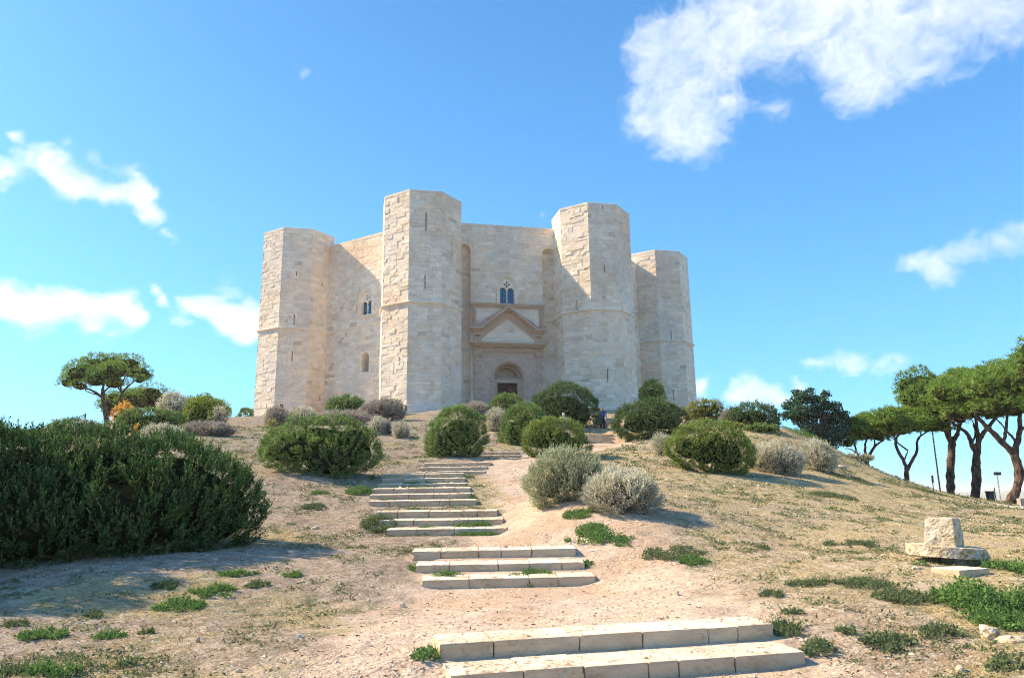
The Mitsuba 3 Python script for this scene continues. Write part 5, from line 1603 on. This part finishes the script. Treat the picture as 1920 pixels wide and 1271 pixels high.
# the sign's lettering is too far away to read: two dark-on-grey rows of strokes are not invented
b0 = on_ground(1858, 938, 44)
k = thing('litter_bin', 'dark cylindrical litter bin on a post behind the road', 'bin')
tz = at_depth(1857, 921, 44)[2] - b0[2]
put(k + '__bin', merge([tube([b0 + [0, 0, tz * .15], b0 + [0, 0, tz]], [.20, .23], 14), tube([b0 + [0, 0, tz * .94], b0 + [0, 0, tz + .02]], [.25, .25], 14)]), 'iron')
put(k + '__post', bar(b0 + [.30, 0, -.1], b0 + [.30, 0, tz + .22], .025), 'iron')
put(k + '__bracket', bar(b0 + [.1, 0, tz * .7], b0 + [.3, 0, tz * .7], .02), 'iron')
b0 = on_ground(1917, 948, 39.8)
k = thing('kerb_block', 'pale concrete block cut by the right edge beside the road', 'block')
put(k, boxm(b0 + [.05, 0, .18], (.42, .3, .46)), 'concrete')

# wooden fence on the left skyline
D = 66
k = thing('wooden_fence', 'dark rustic wooden fence with diagonal rails on the left skyline', 'fence')
PX = lambda x, y, d=0: at_depth(x, y, D + d)
for x, yt in ((160.5, 775), (93, 794.5), (62, 806), (28, 822)):
    put(k + '__post', bar(PX(x, yt), np.array([PX(x, yt)[0], D, float(H(PX(x, yt)[0], D)) - .2]), .06 if x != 93 else .085), 'weathered_wood')
for a, b in (((160.5, 776), (132, 789)), ((132, 789), (93, 812)), ((160, 778), (143, 793)), ((93, 795.5), (128, 796)), ((128, 796), (160, 796)), ((93, 796), (105, 804)), ((93, 796), (64, 808)), ((92, 798), (80, 806)), ((62, 807), (28, 824)), ((93, 812), (62, 822))):
    put(k + '__rail', bar(PX(*a), PX(*b, .05), .038), 'weathered_wood')

# handrail by the castle stair
k = thing('handrail', 'pale wooden handrail beside the stair below the castle', 'handrail')
h0, h1 = at_depth(1136, 789, 49.4), at_depth(1130, 776, 52.4)
put(k + '__rail', bar(h0, h1, .05), 'white_paint')
for q in (h0, (h0 + h1) / 2, h1):
    put(k + '__post', bar(q, np.array([q[0], q[1], float(H(q[0], q[1])) - .2]), .045), 'weathered_wood')
# floodlight and little white board
b0 = on_ground(527, 785, 60)
pz = at_depth(528, 763, 60)
k = thing('floodlight', 'small dark floodlight on a stake at the foot of the leftmost tower', 'floodlight')
put(k + '__stake', bar(np.array([pz[0], pz[1], float(H(pz[0], 60)) - .1]), pz, .04), 'iron')
put(k + '__head', merge([boxm(pz + [0, 0, .05], (.26, .2, .36), .4), boxm(pz + [.1, 0, -.18], (.3, .16, .1), .4)]), 'iron')
pz = at_depth(1187, 759, 60)
k = thing('white_board', 'small white tilted board above the broad dark green shrub', 'board')
put(k + '__panel', boxm(pz, (.36, .05, .18), .3), 'white_paint')
put(k + '__stake', bar(np.array([pz[0], pz[1] + .05, float(H(pz[0], 60)) - .1]), pz + [0, .05, 0], .025), 'weathered_wood')

# ---------------------------------------------------------------- people
def hull(*balls):
    ms = []
    for c, r in balls:
        ms.append(m3.Manifold.sphere(r, 20).translate(tuple(float(q) for q in c)))
    return m3.Manifold.batch_hull(ms) if hasattr(m3.Manifold, 'batch_hull') else ms[0].hull()


def solid(parts, edge=.02, it=6):
    m = m3.Manifold.batch_boolean(parts, m3.OpType.Add).refine_to_length(edge).to_mesh()
    t = trimesh.Trimesh(m.vert_properties[:, :3], m.tri_verts, process=True)
    trimesh.smoothing.filter_taubin(t, iterations=it)
    return t


def person(label, foot, face_ang, hair, top_mat, leg_mat, arm=(0, 0), stoop=0.0):
    """standing figure 1.70 m tall, facing +y before the turn; arm: how far each hand is raised forward"""
    key = thing('person', label, 'person')
    R_ = trimesh.transformations.rotation_matrix(face_ang, [0, 0, 1])[:3, :3]
    A = lambda *q: np.array(q, float)
    hip, chest, neck, head = A(0, 0, .90), A(0, stoop * .6, 1.27), A(0, stoop, 1.42), A(0, stoop + .02, 1.57)
    sh = [A(s * .185, stoop * .9, 1.37) for s in (-1, 1)]
    el = [A(s * .24, stoop + .02 + arm[i] * .18, 1.09 + arm[i] * .06) for i, s in enumerate((-1, 1))]
    wr = [A(s * .22, stoop + .08 + arm[i] * .42, .86 + arm[i] * .22) for i, s in enumerate((-1, 1))]
    body = [hull((hip, .12), (chest, .13)), hull((chest, .10), (neck, .055)), hull((neck, .055), (head + A(0, 0, -.08), .06)), hull((head, .088), (head + A(0, .025, -.085), .052), (head + A(0, -.015, .035), .088)),
            hull((head + A(0, .10, -.01), .014), (head + A(0, .085, .035), .01)), hull((head + A(.085, 0, -.01), .022), (head + A(.085, -.01, .015), .02)), hull((head + A(-.085, 0, -.01), .022), (head + A(-.085, -.01, .015), .02))]
    jacket = [hull((hip + A(.06, 0, .02), .125), (hip + A(-.06, 0, .02), .125), (chest + A(.09, 0, .0), .125), (chest + A(-.09, 0, 0), .125)), hull((chest, .12), (sh[0], .075), (sh[1], .075), (neck + A(0, 0, -.03), .07))]
    for i, s in enumerate((-1, 1)):
        body += [hull((sh[i], .055), (el[i], .042)), hull((el[i], .042), (wr[i], .030)), hull((wr[i], .03), (wr[i] + A(0, .03, -.07), .036))]
        for q in range(4):
            body.append(hull((wr[i] + A((q - 1.5) * .02, .03, -.09), .010), (wr[i] + A((q - 1.5) * .022, .05, -.135), .009), (wr[i] + A((q - 1.5) * .02, .075, -.155 + .01 * abs(q - 1)), .008)))
        body.append(hull((wr[i] + A(-s * .03, .03, -.05), .011), (wr[i] + A(-s * .045, .06, -.09), .009)))
        jacket += [hull((sh[i], .075), (el[i], .058)), hull((el[i], .058), (wr[i] + A(0, 0, .02), .045))]
    legs, shoes = [], []
    for s in (-1, 1):
        kn, an = A(s * .10, .03, .48), A(s * .10, 0, .08)
        body += [hull((A(s * .09, 0, .86), .09), (kn, .06)), hull((kn, .055), (an, .04)), hull((an, .045), (an + A(0, .14, -.04), .04))]
        legs += [hull((A(s * .085, 0, .90), .115), (kn, .078)), hull((kn, .078), (an + A(0, 0, .02), .062))]
        shoes += [hull((an + A(0, -.03, -.03), .05), (an + A(0, .15, -.04), .042))]
    hairm = [hull((head + A(0, -.025, .045), .094), (head + A(0, -.05, -.03), .075))]

    def place(m):
        return np.array(m.vertices) @ R_.T + foot, np.array(m.faces)
    put(key + '__body', place(solid(body, .05)), 'skin', smooth=True)
    put(key + '__jacket', place(solid(jacket, .03)), top_mat, smooth=True)
    put(key + '__trousers', place(solid(legs, .03)), leg_mat, smooth=True)
    put(key + '__shoes', place(solid(shoes, .03)), 'cloth_dark', smooth=True)
    put(key + '__hair', place(solid(hairm, .025)), hair, smooth=True)
    return key


p1 = at_depth(1129, 790, 50.0)
person('person in blue jacket beside the handrail, half hidden by the tall dark shrub', np.array([p1[0], 50.0, 4.25]), math.pi, 'hair_dark', 'cloth_blue', 'cloth_dark', arm=(.8, .2), stoop=.06)
p2 = at_depth(1057, 790, 44.3)
person('grey-haired person seen only from the head up above the yellowish green shrub', np.array([p2[0], 44.3, float(H(p2[0], 44.3))]), 0.5, 'hair_grey', 'cloth_pale', 'cloth_dark')
# ---------------------------------------------------------------- air
scene['air'] = {'type': 'homogeneous', 'albedo': .95, 'sigma_t': 2.5e-4}
scene['haze'] = {'type': 'cube', 'to_world': T().translate([0, 1500, -70 + 57]).scale([8000, 8000, 57.0]), 'bsdf': {'type': 'null'}, 'interior': {'type': 'ref', 'id': 'air'}}
labelled('haze', 'thin haze over the far plain', kind='stuff')
scene['camera']['medium'] = {'type': 'ref', 'id': 'air'}
